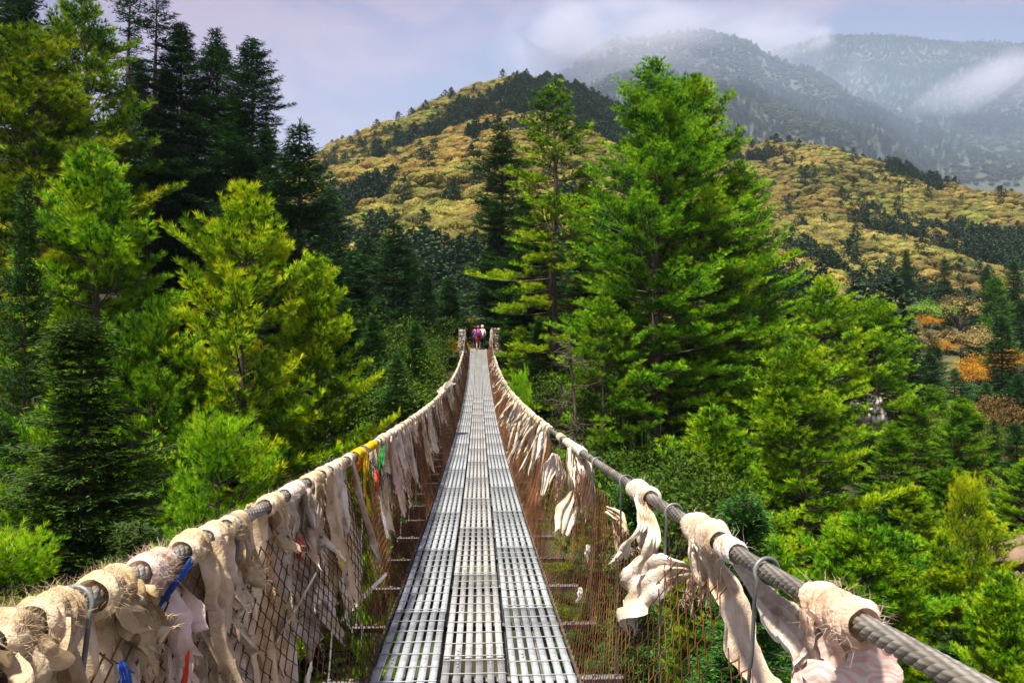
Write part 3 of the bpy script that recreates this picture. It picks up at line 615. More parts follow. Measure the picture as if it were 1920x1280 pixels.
MID = [('gold1', 1530, 497, 150, 1.35, 'wide tan broadleaf crown above the yellowish pine', (.95, .95, .9)), ('gold2', 1600, 515, 145, 1.25, 'olive-tan round tree right of the wide tan crown', (.8, .95, .8)), ('gold1', 1655, 530, 140, 1.3, 'yellowish round tree left of the grey lichen-covered trees', (.95, 1.05, .7)),
       ('gold2', 1495, 510, 155, 1.2, 'brownish broadleaf tree behind the big pine mass', (.8, .7, .8)), ('gold1', 1735, 545, 125, 1.1, 'bright green broadleaf tree above the small orange tree', (.5, 1.0, .35)), ('gold2', 1800, 535, 125, 1.2, 'grey-brown lichen-hung tree with a bare trunk', (.8, .72, .95)),
       ('gold1', 1835, 590, 110, 1.15, 'pale grey-tan tree beside the orange thicket', (.9, .8, 1.0)), ('gold2', 1765, 600, 112, .9, 'small brown leafless-looking tree under the orange tree', (.75, .62, .75)), ('gold1', 1700, 600, 115, 1.0, 'dull brown bush tree behind the right pines', (.7, .65, .7)),
       ('firA', 1900, 490, 120, .62, 'dark conifer on the right edge above the lichen-hung tree', (1.5, 1.7, 1.6)), ('firA', 1850, 500, 130, .62, 'dark conifer behind the lichen-hung tree', (1.5, 1.7, 1.6)), ('firB', 1770, 480, 140, .6, 'dark conifer in the dense row above the green broadleaf tree', (1.5, 1.7, 1.6)),
       ('firA', 1700, 470, 150, .6, 'dark conifer at the left end of the dense row', (1.5, 1.7, 1.6)), ('firB', 1915, 560, 100, .5, 'dark conifer touching the right edge above the orange bush', (1.4, 1.6, 1.5)), ('pineA', 1870, 520, 115, .7, 'greyish pine with open crown near the right edge', (.4, .6, .9)),
       ('firA', 1790, 690, 70, .5, 'blue-green fir under the orange thicket', (1.5, 1.8, 1.6)), ('firB', 1850, 715, 66, .5, 'dense green fir below the orange thicket', (1.5, 1.9, 1.5)), ('firA', 1910, 700, 72, .5, 'fir at the right edge under the orange thicket', (1.4, 1.7, 1.5)), ('firA', 1700, 700, 75, .5, 'fir directly behind the white boulder pines', (1.5, 1.8, 1.6)), ('pineA', 1745, 720, 62, .5, 'small dark pine right of the white boulder', (.5, .75, .9)),
       ('firA', 1620, 640, 85, .6, 'dark fir peeping over the white boulder', (1.5, 1.8, 1.6)), ('pineB', 1925, 860, 36, .5, 'bright green pine half outside the right edge', (.8, .95, .9)), ('pineA', 1700, 900, 30, .5, 'olive pine on the slope below the white boulder', (.85, .85, .7)), ('pineB', 1850, 960, 28, .5, 'golden-green pine above the eroded gully', (1.1, .95, .6))]
BACK = [(30, 300), (110, 150), (255, 110), (310, 130), (372, 150), (438, 170), (500, 235), (620, 350), (215, 250), (330, 260), (430, 330), (520, 400), (600, 440), (640, 455), (690, 440), (770, 470), (800, 510), (850, 560), (930, 380), (985, 360), (1020, 420), (1100, 330), (1150, 380), (1210, 420), (1290, 380), (1360, 420), (1430, 470), (1480, 540), (1560, 590), (1620, 600), (1690, 620), (1740, 660)]
br = np.random.default_rng(4)
for (px, py) in BACK:
    d = br.uniform(52, 68); k = ('firA', 'firB')[int(br.random() < .5)]; side_ = 'left of the bridge end' if px < 890 else 'right of the bridge end'
    q_ = sum(1 for a in BACK if (a[0] < 890) == (px < 890) and a[0] < px)
    ordn = ['first', 'second', 'third', 'fourth', 'fifth', 'sixth', 'seventh', 'eighth', 'ninth', 'tenth', 'eleventh', 'twelfth', 'thirteenth', 'fourteenth', 'fifteenth', 'sixteenth', 'seventeenth', 'eighteenth', 'nineteenth', 'twentieth', 'twenty-first', 'twenty-second', 'twenty-third'][q_]
    tree_px(k, px, py, d, br.uniform(75, 110), label='dark fir in the shaded row ' + side_ + ', ' + ordn + ' from the row\'s left', tint=tuple(np.array([.9, 1.05, .95]) * br.uniform(.8, 1.3)), group='shaded firs closing the gaps at the bridge end')
MID += [('firA', 700, 590, 40, .36, 'small fir among the shrubs left of the deck', (1.2, 1.5, 1.1)), ('firB', 780, 600, 44, .34, 'young fir nearest the left side of the bridge end', (1.2, 1.5, 1.1)), ('firA', 650, 560, 38, .42, 'fir on the bank below the shaded row', (1.2, 1.5, 1.1)), ('firB', 745, 660, 34, .3, 'little fir just above the far left handrail', (1.3, 1.6, 1.1)), ('firA', 1010, 600, 46, .36, 'young fir between the thin pine and the right handrail', (1.2, 1.5, 1.1)), ('pineA', 975, 610, 49, .3, 'yellowish little pine beside the right stone pillar', (1.2, 1.1, .7))]
for (k, px, py, d, s_, lb, tn) in MID:
    p = P(px, py, d); tree(k, p[0], p[1], scale=s_, wide=s_ * (1.3 if k[:3] != 'gol' else 1.), zb=p[2] - PROTO[k][3] * s_ * (.95 if k[:3] == 'gol' else 1), label=lb, group='mixed trees on the far right slope', tint=tn)
# lichen strands under the shaded pine, a dead tree beside the right handrail
host = next(o for o in col.objects if o.get('label', '').startswith('pine with shaded hanging'))
lr = np.random.default_rng(8); mb = MB()
for q in range(90):
    px, py = lr.uniform(1120, 1290), lr.choice([775, 800, 830, 858]) + lr.normal(0, 24); a = P(px, py, 22.5 + lr.uniform(-.8, .8)); L_ = lr.uniform(.1, .9) ** 1.5 + .1; w_ = lr.uniform(.002, .005)
    mb.add([a + RT * w_, a - RT * w_, a - [0, 0, L_ * .5] - RT * w_ * .8, a - [0, 0, L_ * .5] + RT * w_ * .8, a - [0, 0, L_]], F4=[[0, 1, 2, 3]], F3=[[3, 2, 4]], sh=lr.uniform(0, 1))
o = mb.build('hanging_lichen', M['moss']); o['kind'] = 'stuff'; bpy.context.view_layer.update(); o.parent = host; o.matrix_parent_inverse = host.matrix_world.inverted(); settint(o, (1, 1, 1))
mb = MB(); b0 = P(1078, 900, 30); t0 = P(1068, 640, 30); mb.tube([b0, (b0 + t0) / 2 + [.1, 0, 0], t0], [.10, .08, .03], 7)
for q in range(46):
    f = lr.uniform(.25, 1); p = b0 + (t0 - b0) * f; az = lr.uniform(0, 6.28); L_ = lr.uniform(.6, 2.0) * (1.2 - f * .6); h = np.array([math.cos(az), math.sin(az), lr.uniform(-.4, .3)]); e_ = p + h * L_; m2 = p + h * L_ * .5 + lr.normal(0, .1, 3)
    mb.tube([p, m2, e_], [.028, .018, .005], 4, cap=False)
    for z in range(4):
        g_ = lr.uniform(.3, 1); pp = p + h * L_ * g_; mb.tube([pp, pp + lr.normal(0, .22, 3), pp + lr.normal(0, .3, 3)], [.009, .007, .003], 3, cap=False)
o = mb.build('dead_tree', M['bark'], smooth=True); tag(o, 'bare dead tree with tangled twigs right of the far handrail', 'tree')
#END_SHRUBS
# hill forests -----------------------------------------------------
def stuff_instances(name, pts, rots, scl, tints, obs_mesh, kind='stuff', label=None, cat=None, proto_obj=None):
    me = bpy.data.meshes.new(name + '_points'); me.vertices.add(len(pts)); me.vertices.foreach_set('co', np.asarray(pts, np.float32).ravel())
    for nm, ty, dat, f in (('rz', 'FLOAT', rots, 'value'), ('sc', 'FLOAT', scl, 'value'), ('tint', 'FLOAT_COLOR', np.concatenate([tints, np.ones((len(pts), 1))], 1), 'color')):
        a = me.attributes.new(nm, ty, 'POINT'); a.data.foreach_set(f, np.asarray(dat, np.float32).ravel())
    o = link(name, me); tag(o, label, cat, kind=kind)
    ng = bpy.data.node_groups.new(name, 'GeometryNodeTree')
    ng.interface.new_socket('Geometry', in_out='INPUT', socket_type='NodeSocketGeometry'); ng.interface.new_socket('Geometry', in_out='OUTPUT', socket_type='NodeSocketGeometry')
    gi = ng.nodes.new('NodeGroupInput'); go = ng.nodes.new('NodeGroupOutput')
    mtp = ng.nodes.new('GeometryNodeMeshToPoints'); iop = ng.nodes.new('GeometryNodeInstanceOnPoints'); oi = ng.nodes.new('GeometryNodeObjectInfo')
    oi.inputs['Object'].default_value = proto_obj; oi.inputs['As Instance'].default_value = True; oi.transform_space = 'ORIGINAL'
    ar = ng.nodes.new('GeometryNodeInputNamedAttribute'); ar.data_type = 'FLOAT'; ar.inputs[0].default_value = 'rz'
    asx = ng.nodes.new('GeometryNodeInputNamedAttribute'); asx.data_type = 'FLOAT'; asx.inputs[0].default_value = 'sc'
    cx = ng.nodes.new('ShaderNodeCombineXYZ'); L = ng.links.new
    L(gi.outputs[0], mtp.inputs[0]); L(mtp.outputs[0], iop.inputs['Points']); L(oi.outputs['Geometry'], iop.inputs['Instance'])
    L(ar.outputs[0], cx.inputs[2]); L(cx.outputs[0], iop.inputs['Rotation']); L(asx.outputs[0], iop.inputs['Scale']); L(iop.outputs[0], go.inputs[0])
    md = o.modifiers.new('scatter', 'NODES'); md.node_group = ng
    return o
hr = np.random.default_rng(5)
def scatter(hill, pxr, dr, n):
    px = hr.uniform(*pxr, n); d = np.sqrt(hr.uniform(dr[0] ** 2, dr[1] ** 2, n)); x, y, z = hill.xyz(px, d); Dr = np.interp(px, hill.dx, hill.dd)
    k = d < Dr * 1.03; return px[k], d[k], x[k], y[k], z[k]
# candidates
recG = []; recC = []
for hill, pr, dr, n, sd in ((hA, (440, 1560), (110, 440), 11000, 3), (hB, (1050, 2050), (110, 440), 11000, 8), (hA, (440, 1700), (76, 125), 420, 3), (hB, (900, 2050), (82, 130), 700, 8)):
    px, d, x, y, z = scatter(hill, pr, dr, n)
    cl = vnoise(x * .030, y * .018, sd + 4) * .55 + vnoise(x * .07, y * .06, sd + 1) * .45
    if hill is hA:
        thr = .74 + 0 * px
        thr = thr - .35 * sst(930, 1010, px) * sst(280, 360, d) - .2 * sst(1010, 1200, px)      # dark wood on the peak and its right flank
        thr = thr - .22 * sst(215, 150, d)
    else:
        thr = .68 - .20 * sst(230, 150, d) - .05 * sst(380, 420, d)
    if dr[1] < 150: thr = np.full(len(px), .38)
    con = (cl > thr) | (hr.random(len(px)) < .045)
    if hill is hB: con |= (d < 165) & (hr.random(len(px)) < .7)
    for c_, rec in ((con, recC), (~con, recG)):
        for i in np.nonzero(c_)[0]: rec.append((px[i], d[i], x[i], y[i], z[i], 0 if hill is hA else 1))
def vis(px, d, z):
    py = 640 - z * F / d
    if px < 560 or px > 1925: return False
    if 1110 < px < 1420 and py > 230: return False
    if 640 < px < 1110 and py > 500: return False
    return True
def finish(rec, meshes, gname, label, cat, name, tints, scr, nmax=297):
    rec = sorted(rec, key=lambda r: (0 if vis(r[0], r[1], r[4]) else 1, r[1]))
    near, rest = rec[:nmax], rec[nmax:]
    first = None
    for i, r in enumerate(near):
        t = tints(r)
        o = link(name, meshes[i % 2], loc=(r[2], r[3], r[4] - .4)); s = scr(); o.scale = (s, s, s * hr.uniform(.85, 1.15)); o.rotation_euler = (0, 0, hr.uniform(0, 6.28))
        hb_ = 'high up' if r[4] > 75 else ('halfway up' if r[4] > 28 else 'low down')
        wh_ = hb_ + (' on the hill behind the bridge' if r[5] == 0 else ' on the ridge right of the pines')
        tag(o, label + ' ' + wh_, cat, gname + ' ' + wh_, tint=t); first = first or o
    for j in range(2):
        rr = rest[j::2]; pts = [(r[2], r[3], r[4] - .4) for r in rr]
        po = next(o for o in col.objects if o.data == meshes[j] and o.type == 'MESH')
        if j == 0: keep = (po, rr)
    return near, rest
def goldtint(r):
    v = vnoise(r[2] * .03, r[3] * .03, 71) ; q = hr.uniform(-.12, .12); hB_ = r[5]
    a = np.array([.86, .96, .68]) * (1 - v) + np.array([1.06, .85, .74]) * v
    if hB_: a = a * np.array([.93, .92, 1.05])
    if hr.random() < .12: a = a * np.array([.6, .62, .8])
    if hr.random() < .2: a = a * np.array([.72, .92, .75])
    pn = vnoise(r[2] * .05 + 9, r[3] * .05, 72)
    if hr.random() < .12: a = a * np.array([.9, .72, .8])
    return a * (1 + q * 2) * (.60 + .7 * pn)
def contint(r): q = hr.uniform(.75, 1.25); return np.array([q, q, q * hr.uniform(.9, 1.15)])
ng, rg = finish(recG, FARGOLD, 'golden broadleaf trees on the hillsides', 'rounded golden-brown broadleaf tree', 'tree', 'broadleaf_tree', goldtint, lambda: hr.uniform(.4, 1.3))
ncn, rcn = finish(recC, FARCON, 'dark conifers on the hillsides', 'dark conifer among golden trees', 'tree', 'conifer_tree', contint, lambda: hr.uniform(.4, .95))
go_ = next(o for o in col.objects if o.type == 'MESH' and o.data == FARGOLD[0]); co_ = next(o for o in col.objects if o.type == 'MESH' and o.data == FARCON[0])
def inst(name, rec, tintf, smin, smax, po, label):
    pts = np.array([(r[2], r[3], r[4] - .4) for r in rec]); n = len(pts)
    stuff_instances(name, pts, hr.uniform(0, 6.28, n), hr.uniform(smin, smax, n), np.array([tintf(r) for r in rec]), None, label=label, cat='woodland', proto_obj=po)
inst('golden_woodland', rg, goldtint, .35, 1.3, go_, 'golden autumn woodland covering the hillsides')
inst('conifer_woodland', rcn, contint, .35, .85, co_, 'dark conifer woodland patches on the hillsides')
recM = []; recMG = []
for hill, pr, dr, n in ((hM, (900, 1950), (520, 1240), 14000), (hN, (1400, 1960), (900, 1765), 9000)):
    px, d, x, y, z = scatter(hill, pr, dr, n)
    cl = vnoise(x * .008, y * .008, 13) * .6 + vnoise(x * .025, y * .025, 14) * .4
    for i in range(len(px)): (recM if (cl[i] > .52 or hr.random() < .1) else recMG).append((px[i], d[i], x[i], y[i], z[i], 1))
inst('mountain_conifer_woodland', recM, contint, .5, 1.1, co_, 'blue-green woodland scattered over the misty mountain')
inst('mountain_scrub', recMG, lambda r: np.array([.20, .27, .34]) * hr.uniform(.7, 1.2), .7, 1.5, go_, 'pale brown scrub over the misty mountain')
#END_FOREST

# ------------------------------------------------------------------ rocks
def rock(loc, size, label, tint, seed, name='boulder', cat='rock', group=None, cuts=5, rough=.16):
    rg_ = np.random.default_rng(seed); bm = bmesh.new(); bmesh.ops.create_icosphere(bm, subdivisions=4, radius=1)
    pl = [(Vector(unit(rg_.normal(size=3))), rg_.uniform(.55, .85)) for _ in range(cuts + 4)]
    for v in bm.verts:
        for n_, d_ in pl:
            k = v.co.dot(n_) - d_
            if k > 0: v.co -= n_ * k
        a = v.co * 2.3; v.co *= 1 + rough * (float(fbm(a.x + a.z, a.y - a.z, 4, seed)))
        v.co = Vector((v.co.x * size[0], v.co.y * size[1], v.co.z * size[2]))
    me = bpy.data.meshes.new(name); bm.to_mesh(me); bm.free(); me.materials.append(M['rock'])
    o = link(name, me, loc=loc); o.rotation_euler = (0, 0, rg_.uniform(0, 6)); tag(o, label, cat, group, tint=tint); return o
rock(P(1632, 776, 50), (1.7, 1.3, 1.7), 'white boulder standing between the pines on the right slope', (3.4, 3.4, 3.8), 3)
rock(P(1738, 832, 46), (.6, .5, .3), 'small pinkish rock below and right of the white boulder', (2.4, 1.9, 1.6), 4)
rock(P(1170, 705, 46), (1.1, 1., .7), 'pale rounded boulder seen behind the trunks right of the bridge', (1.7, 1.6, 1.5), 5)
rock(P(1150, 728, 44), (1.5, .8, .4), 'flat tan rock in front of the pale rounded boulder', (1.7, 1.3, .8), 6)
rock(P(1105, 708, 47), (.9, .8, .35), 'pinkish slab left of the pale rounded boulder', (1.6, 1.2, 1.0), 16)
rock(P(1792, 1050, 27), (.9, .8, .6), 'grey rock in the bushes of the lower right slope', (1., .95, .9), 7)
rock(P(1910, 1045, 30), (1.1, 1.3, .9), 'large brown rock at the right edge', (.8, .6, .5), 8)
rock(P(1785, 1135, 25), (.5, .5, .3), 'pale grey stone beneath the grey rock', (1.4, 1.3, 1.2), 9)
rr_ = np.random.default_rng(9)
for i in range(14):
    rock(P(rr_.uniform(1840, 1930), rr_.uniform(1090, 1200), rr_.uniform(24, 30)), tuple(rr_.uniform(.2, .45, 3)), 'reddish-brown stone lying in the eroded gully at the right edge', (.9, .65, .5), 100 + i, name='stone', group='stones in the eroded gully')
#END_ROCKS

# ------------------------------------------------------------------ bridge
BX = -.03; HW = .575; YE = 53.6
def dh(y): return -(2.37 - .00174 * (np.asarray(y, float) - 21) ** 2)       # deck height below the eye
RS = .82
def railp(side, y):
    y = np.asarray(y, float); x = BX + side * RS * (1 + .14 * sst(40, 54, y)); z = dh(y) + (1.15 if side < 0 else 1.11) + .03 * sst(2.2, .8, y)
    return np.stack(np.broadcast_arrays(x + 0 * y, y, z), -1)
bridge = empty('suspension_bridge', (BX, 0, float(dh(0)))); tag(bridge, 'long narrow suspension footbridge with a steel slat deck and rusty netting', 'bridge')
OFF = Vector((BX, 0, float(dh(0))))
def bpart(o):
    o.parent = bridge; o.location = Vector(o.location) - OFF; return o
# handrail cables: six helical strands near, smoother farther
def cable(side):
    mb = MB()
    ya, yb = .35, 11.; lay = .19; n = int((yb - ya) / lay * 12); y = np.linspace(ya, yb, n); c = railp(side, y)
    t = unit(np.gradient(c, axis=0)); a = unit(np.cross(t, [0, 0, 1.])); b = np.cross(a, t)
    for k in range(6):
        th = 2 * math.pi * (y / lay + k / 6.) * (1 if side > 0 else 1)
        p = c + .0150 * (np.cos(th)[:, None] * a + np.sin(th)[:, None] * b); mb.tube(p, .0100, 7, uvl=1, up=(1, 0, 0))
    y = np.linspace(10.95, YE + .6, 60); n2 = 60
    mb.tube(railp(side, y), .024, 8, uvl=1)
    y = np.linspace(-2.5, .36, 12); mb.tube(railp(side, y), .024, 8, uvl=1)
    return bpart(mb.build('handrail_cable', M['cable'], smooth=True))
for s_ in (-1, 1): cable(s_)
for xo in (-.60, .60):
    mb = MB(); y = np.linspace(-2.5, YE, 90); mb.tube(np.stack([BX + xo + 0 * y, y, dh(y) - .03], -1), .013, 6, uvl=1); bpart(mb.build('deck_edge_cable', M['bark'], smooth=True))
for xo in (-.42, -.2, .2, .42):
    mb = MB(); y = np.linspace(-2.5, YE, 90); mb.tube(np.stack([BX + xo + 0 * y, y, dh(y) - .13], -1), .02, 6, uvl=1); bpart(mb.build('main_cable', M['cable'], smooth=True))
# cross beams and hangers
beam = MB(); beam.box((0, 0, 0), (1.74, .055, .006), bev=.001); beam.box((0, .0245, -.028), (1.74, .006, .05), bev=.001)
for sg in (-1, 1): beam.tube([(sg * .83, 0, -.03), (sg * .83, 0, .018)], .012, 6); beam.tube([(sg * .70, -.005, 0), (sg * .70, -.005, .016)], .014, 6)
beam_me = beam.mesh('cross_beam', M['galv'])
hang_rng = np.random.default_rng(3)
yy = np.arange(-1.56, 52, .98)
for y in yy:
    z = float(dh(y)) - .065; o = link('cross_beam', beam_me, loc=(BX, y, z)); tag(o, tint=(.62, .58, .52) if hang_rng.random() < .5 else (.42, .34, .27)); bpart(o)
    for s_ in (-1, 1):
        if y > 40: continue
        mb = MB(); r_ = railp(s_, y + (.24 if s_ < 0 else -.34) * float(sst(12, 5, y))); base = np.array([BX + s_ * .83, y, z + .01]); topp = r_
        R_ = .037; a = np.linspace(-.15 * math.pi, 1.1 * math.pi, 14)
        # hook over the cable, then straight down on the inner side
        hk = np.stack([topp[0] - s_ * R_ * np.cos(a) , topp[1] + 0 * a + .014 * np.linspace(-1, 1, 14), topp[2] + R_ * np.sin(a)], -1)[::-1]
        rod = .0058 if y < 6 else .005
        tail = hk[-1]
        dn = np.stack([tail + (base - tail) * f + np.array([hang_rng.normal(0, .006), 0, 0]) * math.sin(f * 3.14) for f in np.linspace(.06, 1, 8)])
        mb.tube(np.concatenate([hk, dn]), rod, 6, up=(0, 1, 0)); bpart(mb.build('hanger', M['rod'], smooth=True))
# netting
def netting(side):
    mb = MB(); rg_ = np.random.default_rng(20 + side); pit = .05
    y0s = np.arange(.45, YE - 2, pit)
    for q, y0 in enumerate(y0s):
        n = 25; f = np.linspace(0, 1, n)
        zz = (-1) ** np.arange(n)
        yv = y0 + rg_.normal(0, .004) + rg_.normal(0, .0025, n) + pit * .53 * zz * (-1) ** q + .012 * np.sin(f * 7 + q * .05) + .05 * np.sin(q * .05) * f * (1 - f)
        tp_ = railp(side, y0); bt = np.array([BX + side * .60, y0, float(dh(y0)) - .02])
        sag = (.13 if side < 0 else .17) + .05 * math.sin(y0 * 2.1) + .03 * math.sin(y0 * 5.3)
        if side > 0 and y0 < 2.3: sag += .2
        tpp = tp_ - np.array([side * .02, 0, sag]); X_ = tpp[0] + (bt[0] - tpp[0]) * f + side * (.05 * math.sin(y0 * 1.3 + side) + .02) * np.sin(f * 3.14) + .003 * zz * (-1) ** q
        Z_ = tpp[2] + (bt[2] - tpp[2]) * f
        pts = np.stack([X_, yv, Z_], -1); r_ = .0030
        t = unit(np.gradient(pts, axis=0)); a = unit(np.cross(t, [0.3, 1., 0.1])); b = np.cross(a, t)
        th = np.arange(3) * 2.0944; V = pts[:, None] + r_ * (np.cos(th)[None, :, None] * a[:, None] + np.sin(th)[None, :, None] * b[:, None])
        i = np.arange(n - 1)[:, None] * 3; j = np.arange(3)[None]; j2 = (j + 1) % 3
        mb.add(V.reshape(-1, 3), F4=np.stack([i + j, i + j2, i + 3 + j2, i + 3 + j], -1).reshape(-1, 4))
    o = mb.build('wire_netting', M['rust'], smooth=True); o['kind'] = 'stuff'; return bpart(o)
for s_ in (-1, 1): netting(s_)
# deck
sw, PL = .041, 1.96
slat_f = MB(); slat_f.box((0, 0, -.002), (sw, PL - .014, .004)); slat_f.box((-sw / 2 + .0015, 0, -.015), (.003, PL - .014, .022)); slat_f.box((sw / 2 - .0015, 0, -.015), (.003, PL - .014, .022))
slat_me = slat_f.mesh('slat', M['galv'])
rod_me = []
for q in range(3):
    mb = MB(); xs_ = np.linspace(-.183, .183, 7); mb.tube(np.stack([xs_, np.random.default_rng(q).normal(0, .0013, 7), 0 * xs_], -1), .0035, 6, up=(0, 0, 1)); rod_me.append(mb.mesh('cross_rod', M['galv'], smooth=True))
sub = 8
def curved(mb, y0, y1, xo, wdt):
    ys_ = np.linspace(y0, y1, 5)
    for a, b in zip(ys_[:-1], ys_[1:]):
        za, zb = float(dh(a)), float(dh(b)); V = [[xo - wdt / 2, a, za], [xo + wdt / 2, a, za], [xo + wdt / 2, b, zb], [xo - wdt / 2, b, zb]]
        mb.add(V + [[v[0], v[1], v[2] - .02] for v in V], F4=[[0, 1, 2, 3], [4, 7, 6, 5], [0, 4, 5, 1], [1, 5, 6, 2], [2, 6, 7, 3], [3, 7, 4, 0]])
dr_ = np.random.default_rng(12); farslat = MB(); slat_count = 0
panels = []
for row in (-1, 0, 1):
    off = 0 if row == 0 else .98
    y0 = -1.4 + .98 * 0 - off + .03 * row
    while y0 < YE - .2:
        panels.append((max(y0, -2.4), min(y0 + PL, YE), row)); y0 += PL
panels = [p for p in panels if p[1] - p[0] > .3]
panels.sort()
for (a, b, row) in panels:
    yc = (a + b) / 2; z = float(dh(yc)); sl_ = math.atan(float(dh(yc + .1) - dh(yc - .1)) / .2); L = b - a
    dz = dr_.normal(0, .002); tn = (1, 1, 1) if row else (1.0, .97, .94)
    tn = np.array(tn) * dr_.uniform(.93, 1.03)
    if row and yc < 16: tn = tn * np.array([.96, .99, 1.02])
    cx_ = row * .388; mb = MB()
    rods = []
    nrod = max(2, int(round(L / .196)))
    for q in range(nrod):
        yq = -L / 2 + .03 + q * (L - .06) / (nrod - 1); wob = dr_.normal(0, .0012, 5)
        if slat_count < 162: rods.append(yq)
        else:
            xs_ = np.linspace(-.183, .183, 5); mb.tube(np.stack([xs_, yq + wob, .0045 + 0 * xs_], -1), .0035, 6, up=(0, 0, 1))
    mb.box((-.165, 0, -.030), (.012, L - .02, .012)); mb.box((.165, 0, -.030), (.012, L - .02, .012))
    for yb_ in (-L / 2 + .07, -L / 2 + .12, L / 2 - .07, L / 2 - .12, -.03, .03):
        for xb in (-.096, .096): mb.tube([(xb, yb_, 0), (xb, yb_, .005)], .0075, 6)
    # small side flanges at both edges
    p = mb.build('deck_panel', M['galv']); p.location = (BX + cx_, yc, z + dz); p.rotation_euler = (sl_, 0, dr_.normal(0, .0015)); settint(p, tn); bpart(p)
    for yq in rods:
        s = link('cross_rod', rod_me[int(dr_.random() * 3)], p, loc=(0, yq, .0045)); s.rotation_euler = (0, 0, dr_.normal(0, .006)); settint(s, tn * dr_.uniform(.8, 1.0))
    for k in range(6):
        xo = (k - 2.5) * .0636
        if slat_count < 300:
            s = link('slat', slat_me, p, loc=(xo, 0, 0 - (.004 if k in (1, 3) else 0))); s.scale = (1 if dr_.random() < .8 else .92, L / PL, 1); s.rotation_euler = (0, 0, dr_.normal(0, .0012)); settint(s, tn * dr_.uniform(.93, 1.05)); slat_count += 1
        else: curved(farslat, a + .01, b - .01, BX + cx_ + xo, sw)
o = farslat.build('slats', M['galv']); o['kind'] = 'stuff'; settint(o, (1, .97, .94)); bpart(o)
#END_BRIDGE

# ------------------------------------------------------------------ cloths tied to the handrails
CREAM, WHITE, GREY, PINK = (.72, .60, .44), (.78, .73, .68), (.48, .42, .36), (.72, .54, .46)
YEL, RED, BLUE, GREEN = (.78, .50, .02), (.62, .07, .04), (.04, .12, .50), (.03, .20, .06)
def fibres(mb, C, Dr, n, L, w_, rg_):
    if n <= 0: return
    i = rg_.integers(0, len(C), n); c = C[i] + rg_.normal(0, .003, (n, 3)); d = unit(Dr[i] + rg_.normal(0, .7, (n, 3))); l = L * rg_.uniform(.3, 1.2, (n, 1)); s = unit(np.cross(d, rg_.normal(size=(n, 3)))) * w_
    mid = c + d * l * .5 + rg_.normal(0, .12, (n, 3)) * l; tip = c + d * l + rg_.normal(0, .25, (n, 3)) * l
    V = np.stack([c - s, c + s, mid + s * .7, mid - s * .7, tip], 1); b_ = np.arange(n)[:, None] * 5
    mb.add(V.reshape(-1, 3), F4=b_ + np.array([[0, 1, 2, 3]]), F3=b_ + np.array([[3, 2, 4]]))
def wrap_mb(side, y0, y1, r, rg_, hairs=60, hl=.035):
    L = y1 - y0; n = max(8, int(L / .0035)); n = min(n, 130); m_ = 22; y = np.linspace(y0, y1, n); c = railp(side, y); t = unit(np.gradient(c, axis=0)); a = unit(np.cross(t, [0, 0, 1.])); b = np.cross(a, t)
    th = np.linspace(0, 2 * math.pi, m_, endpoint=False); TH, YY = np.meshgrid(th, y); turns = rg_.uniform(.022, .036)
    sk = rg_.uniform(-.6, .6)
    rid = np.abs(np.sin(math.pi * (YY / turns + TH / 6.283 * 1.0 + sk * np.sin(TH) + 1.6 * vnoise(YY * 25, TH * .9, 3))))
    env = np.minimum(1, np.minimum(YY - y0, y1 - YY) / .02 + .35)
    big = vnoise(YY * 16 + y0 * 7, YY * 0 + 3.3, 5)
    R = .029 + (r - .027) * env * (.30 + .80 * rid ** .7) * (.75 + .6 * big) * (1 + .5 * (vnoise(YY * 40 + 7, np.cos(TH) * 2 + 3, int(y0 * 97) % 50) - .5))
    V = c[:, None] + R[..., None] * (np.cos(TH)[..., None] * a[:, None] + np.sin(TH)[..., None] * b[:, None])
    i = np.arange(n - 1)[:, None] * m_; j = np.arange(m_)[None]; j2 = (j + 1) % m_
    mb = MB(); mb.add(V.reshape(-1, 3), F4=np.stack([i + j, i + j2, i + m_ + j2, i + m_ + j], -1).reshape(-1, 4))
    C = V.reshape(-1, 3); Dn = (V - c[:, None]).reshape(-1, 3); fb = MB(); fibres(fb, C, unit(Dn), int(hairs * .8), hl * 1.5, .0004, rg_); return mb, fb
def spline(pts, n):
    pts = np.asarray(pts, float)
    if len(pts) == 2: return pts[0] + (pts[1] - pts[0]) * np.linspace(0, 1, n)[:, None]
    e = np.concatenate([[2 * pts[0] - pts[1]], pts, [2 * pts[-1] - pts[-2]]]); m_ = len(pts) - 1; out_ = []
    for u in np.linspace(0, m_, n):
        i = min(int(u), m_ - 1); t = u - i; p0, p1, p2, p3 = e[i:i + 4]
        out_.append(.5 * (2 * p1 + (p2 - p0) * t + (2 * p0 - 5 * p1 + 4 * p2 - p3) * t * t + (3 * p1 - p0 - 3 * p2 + p3) * t ** 3))
    return np.array(out_)
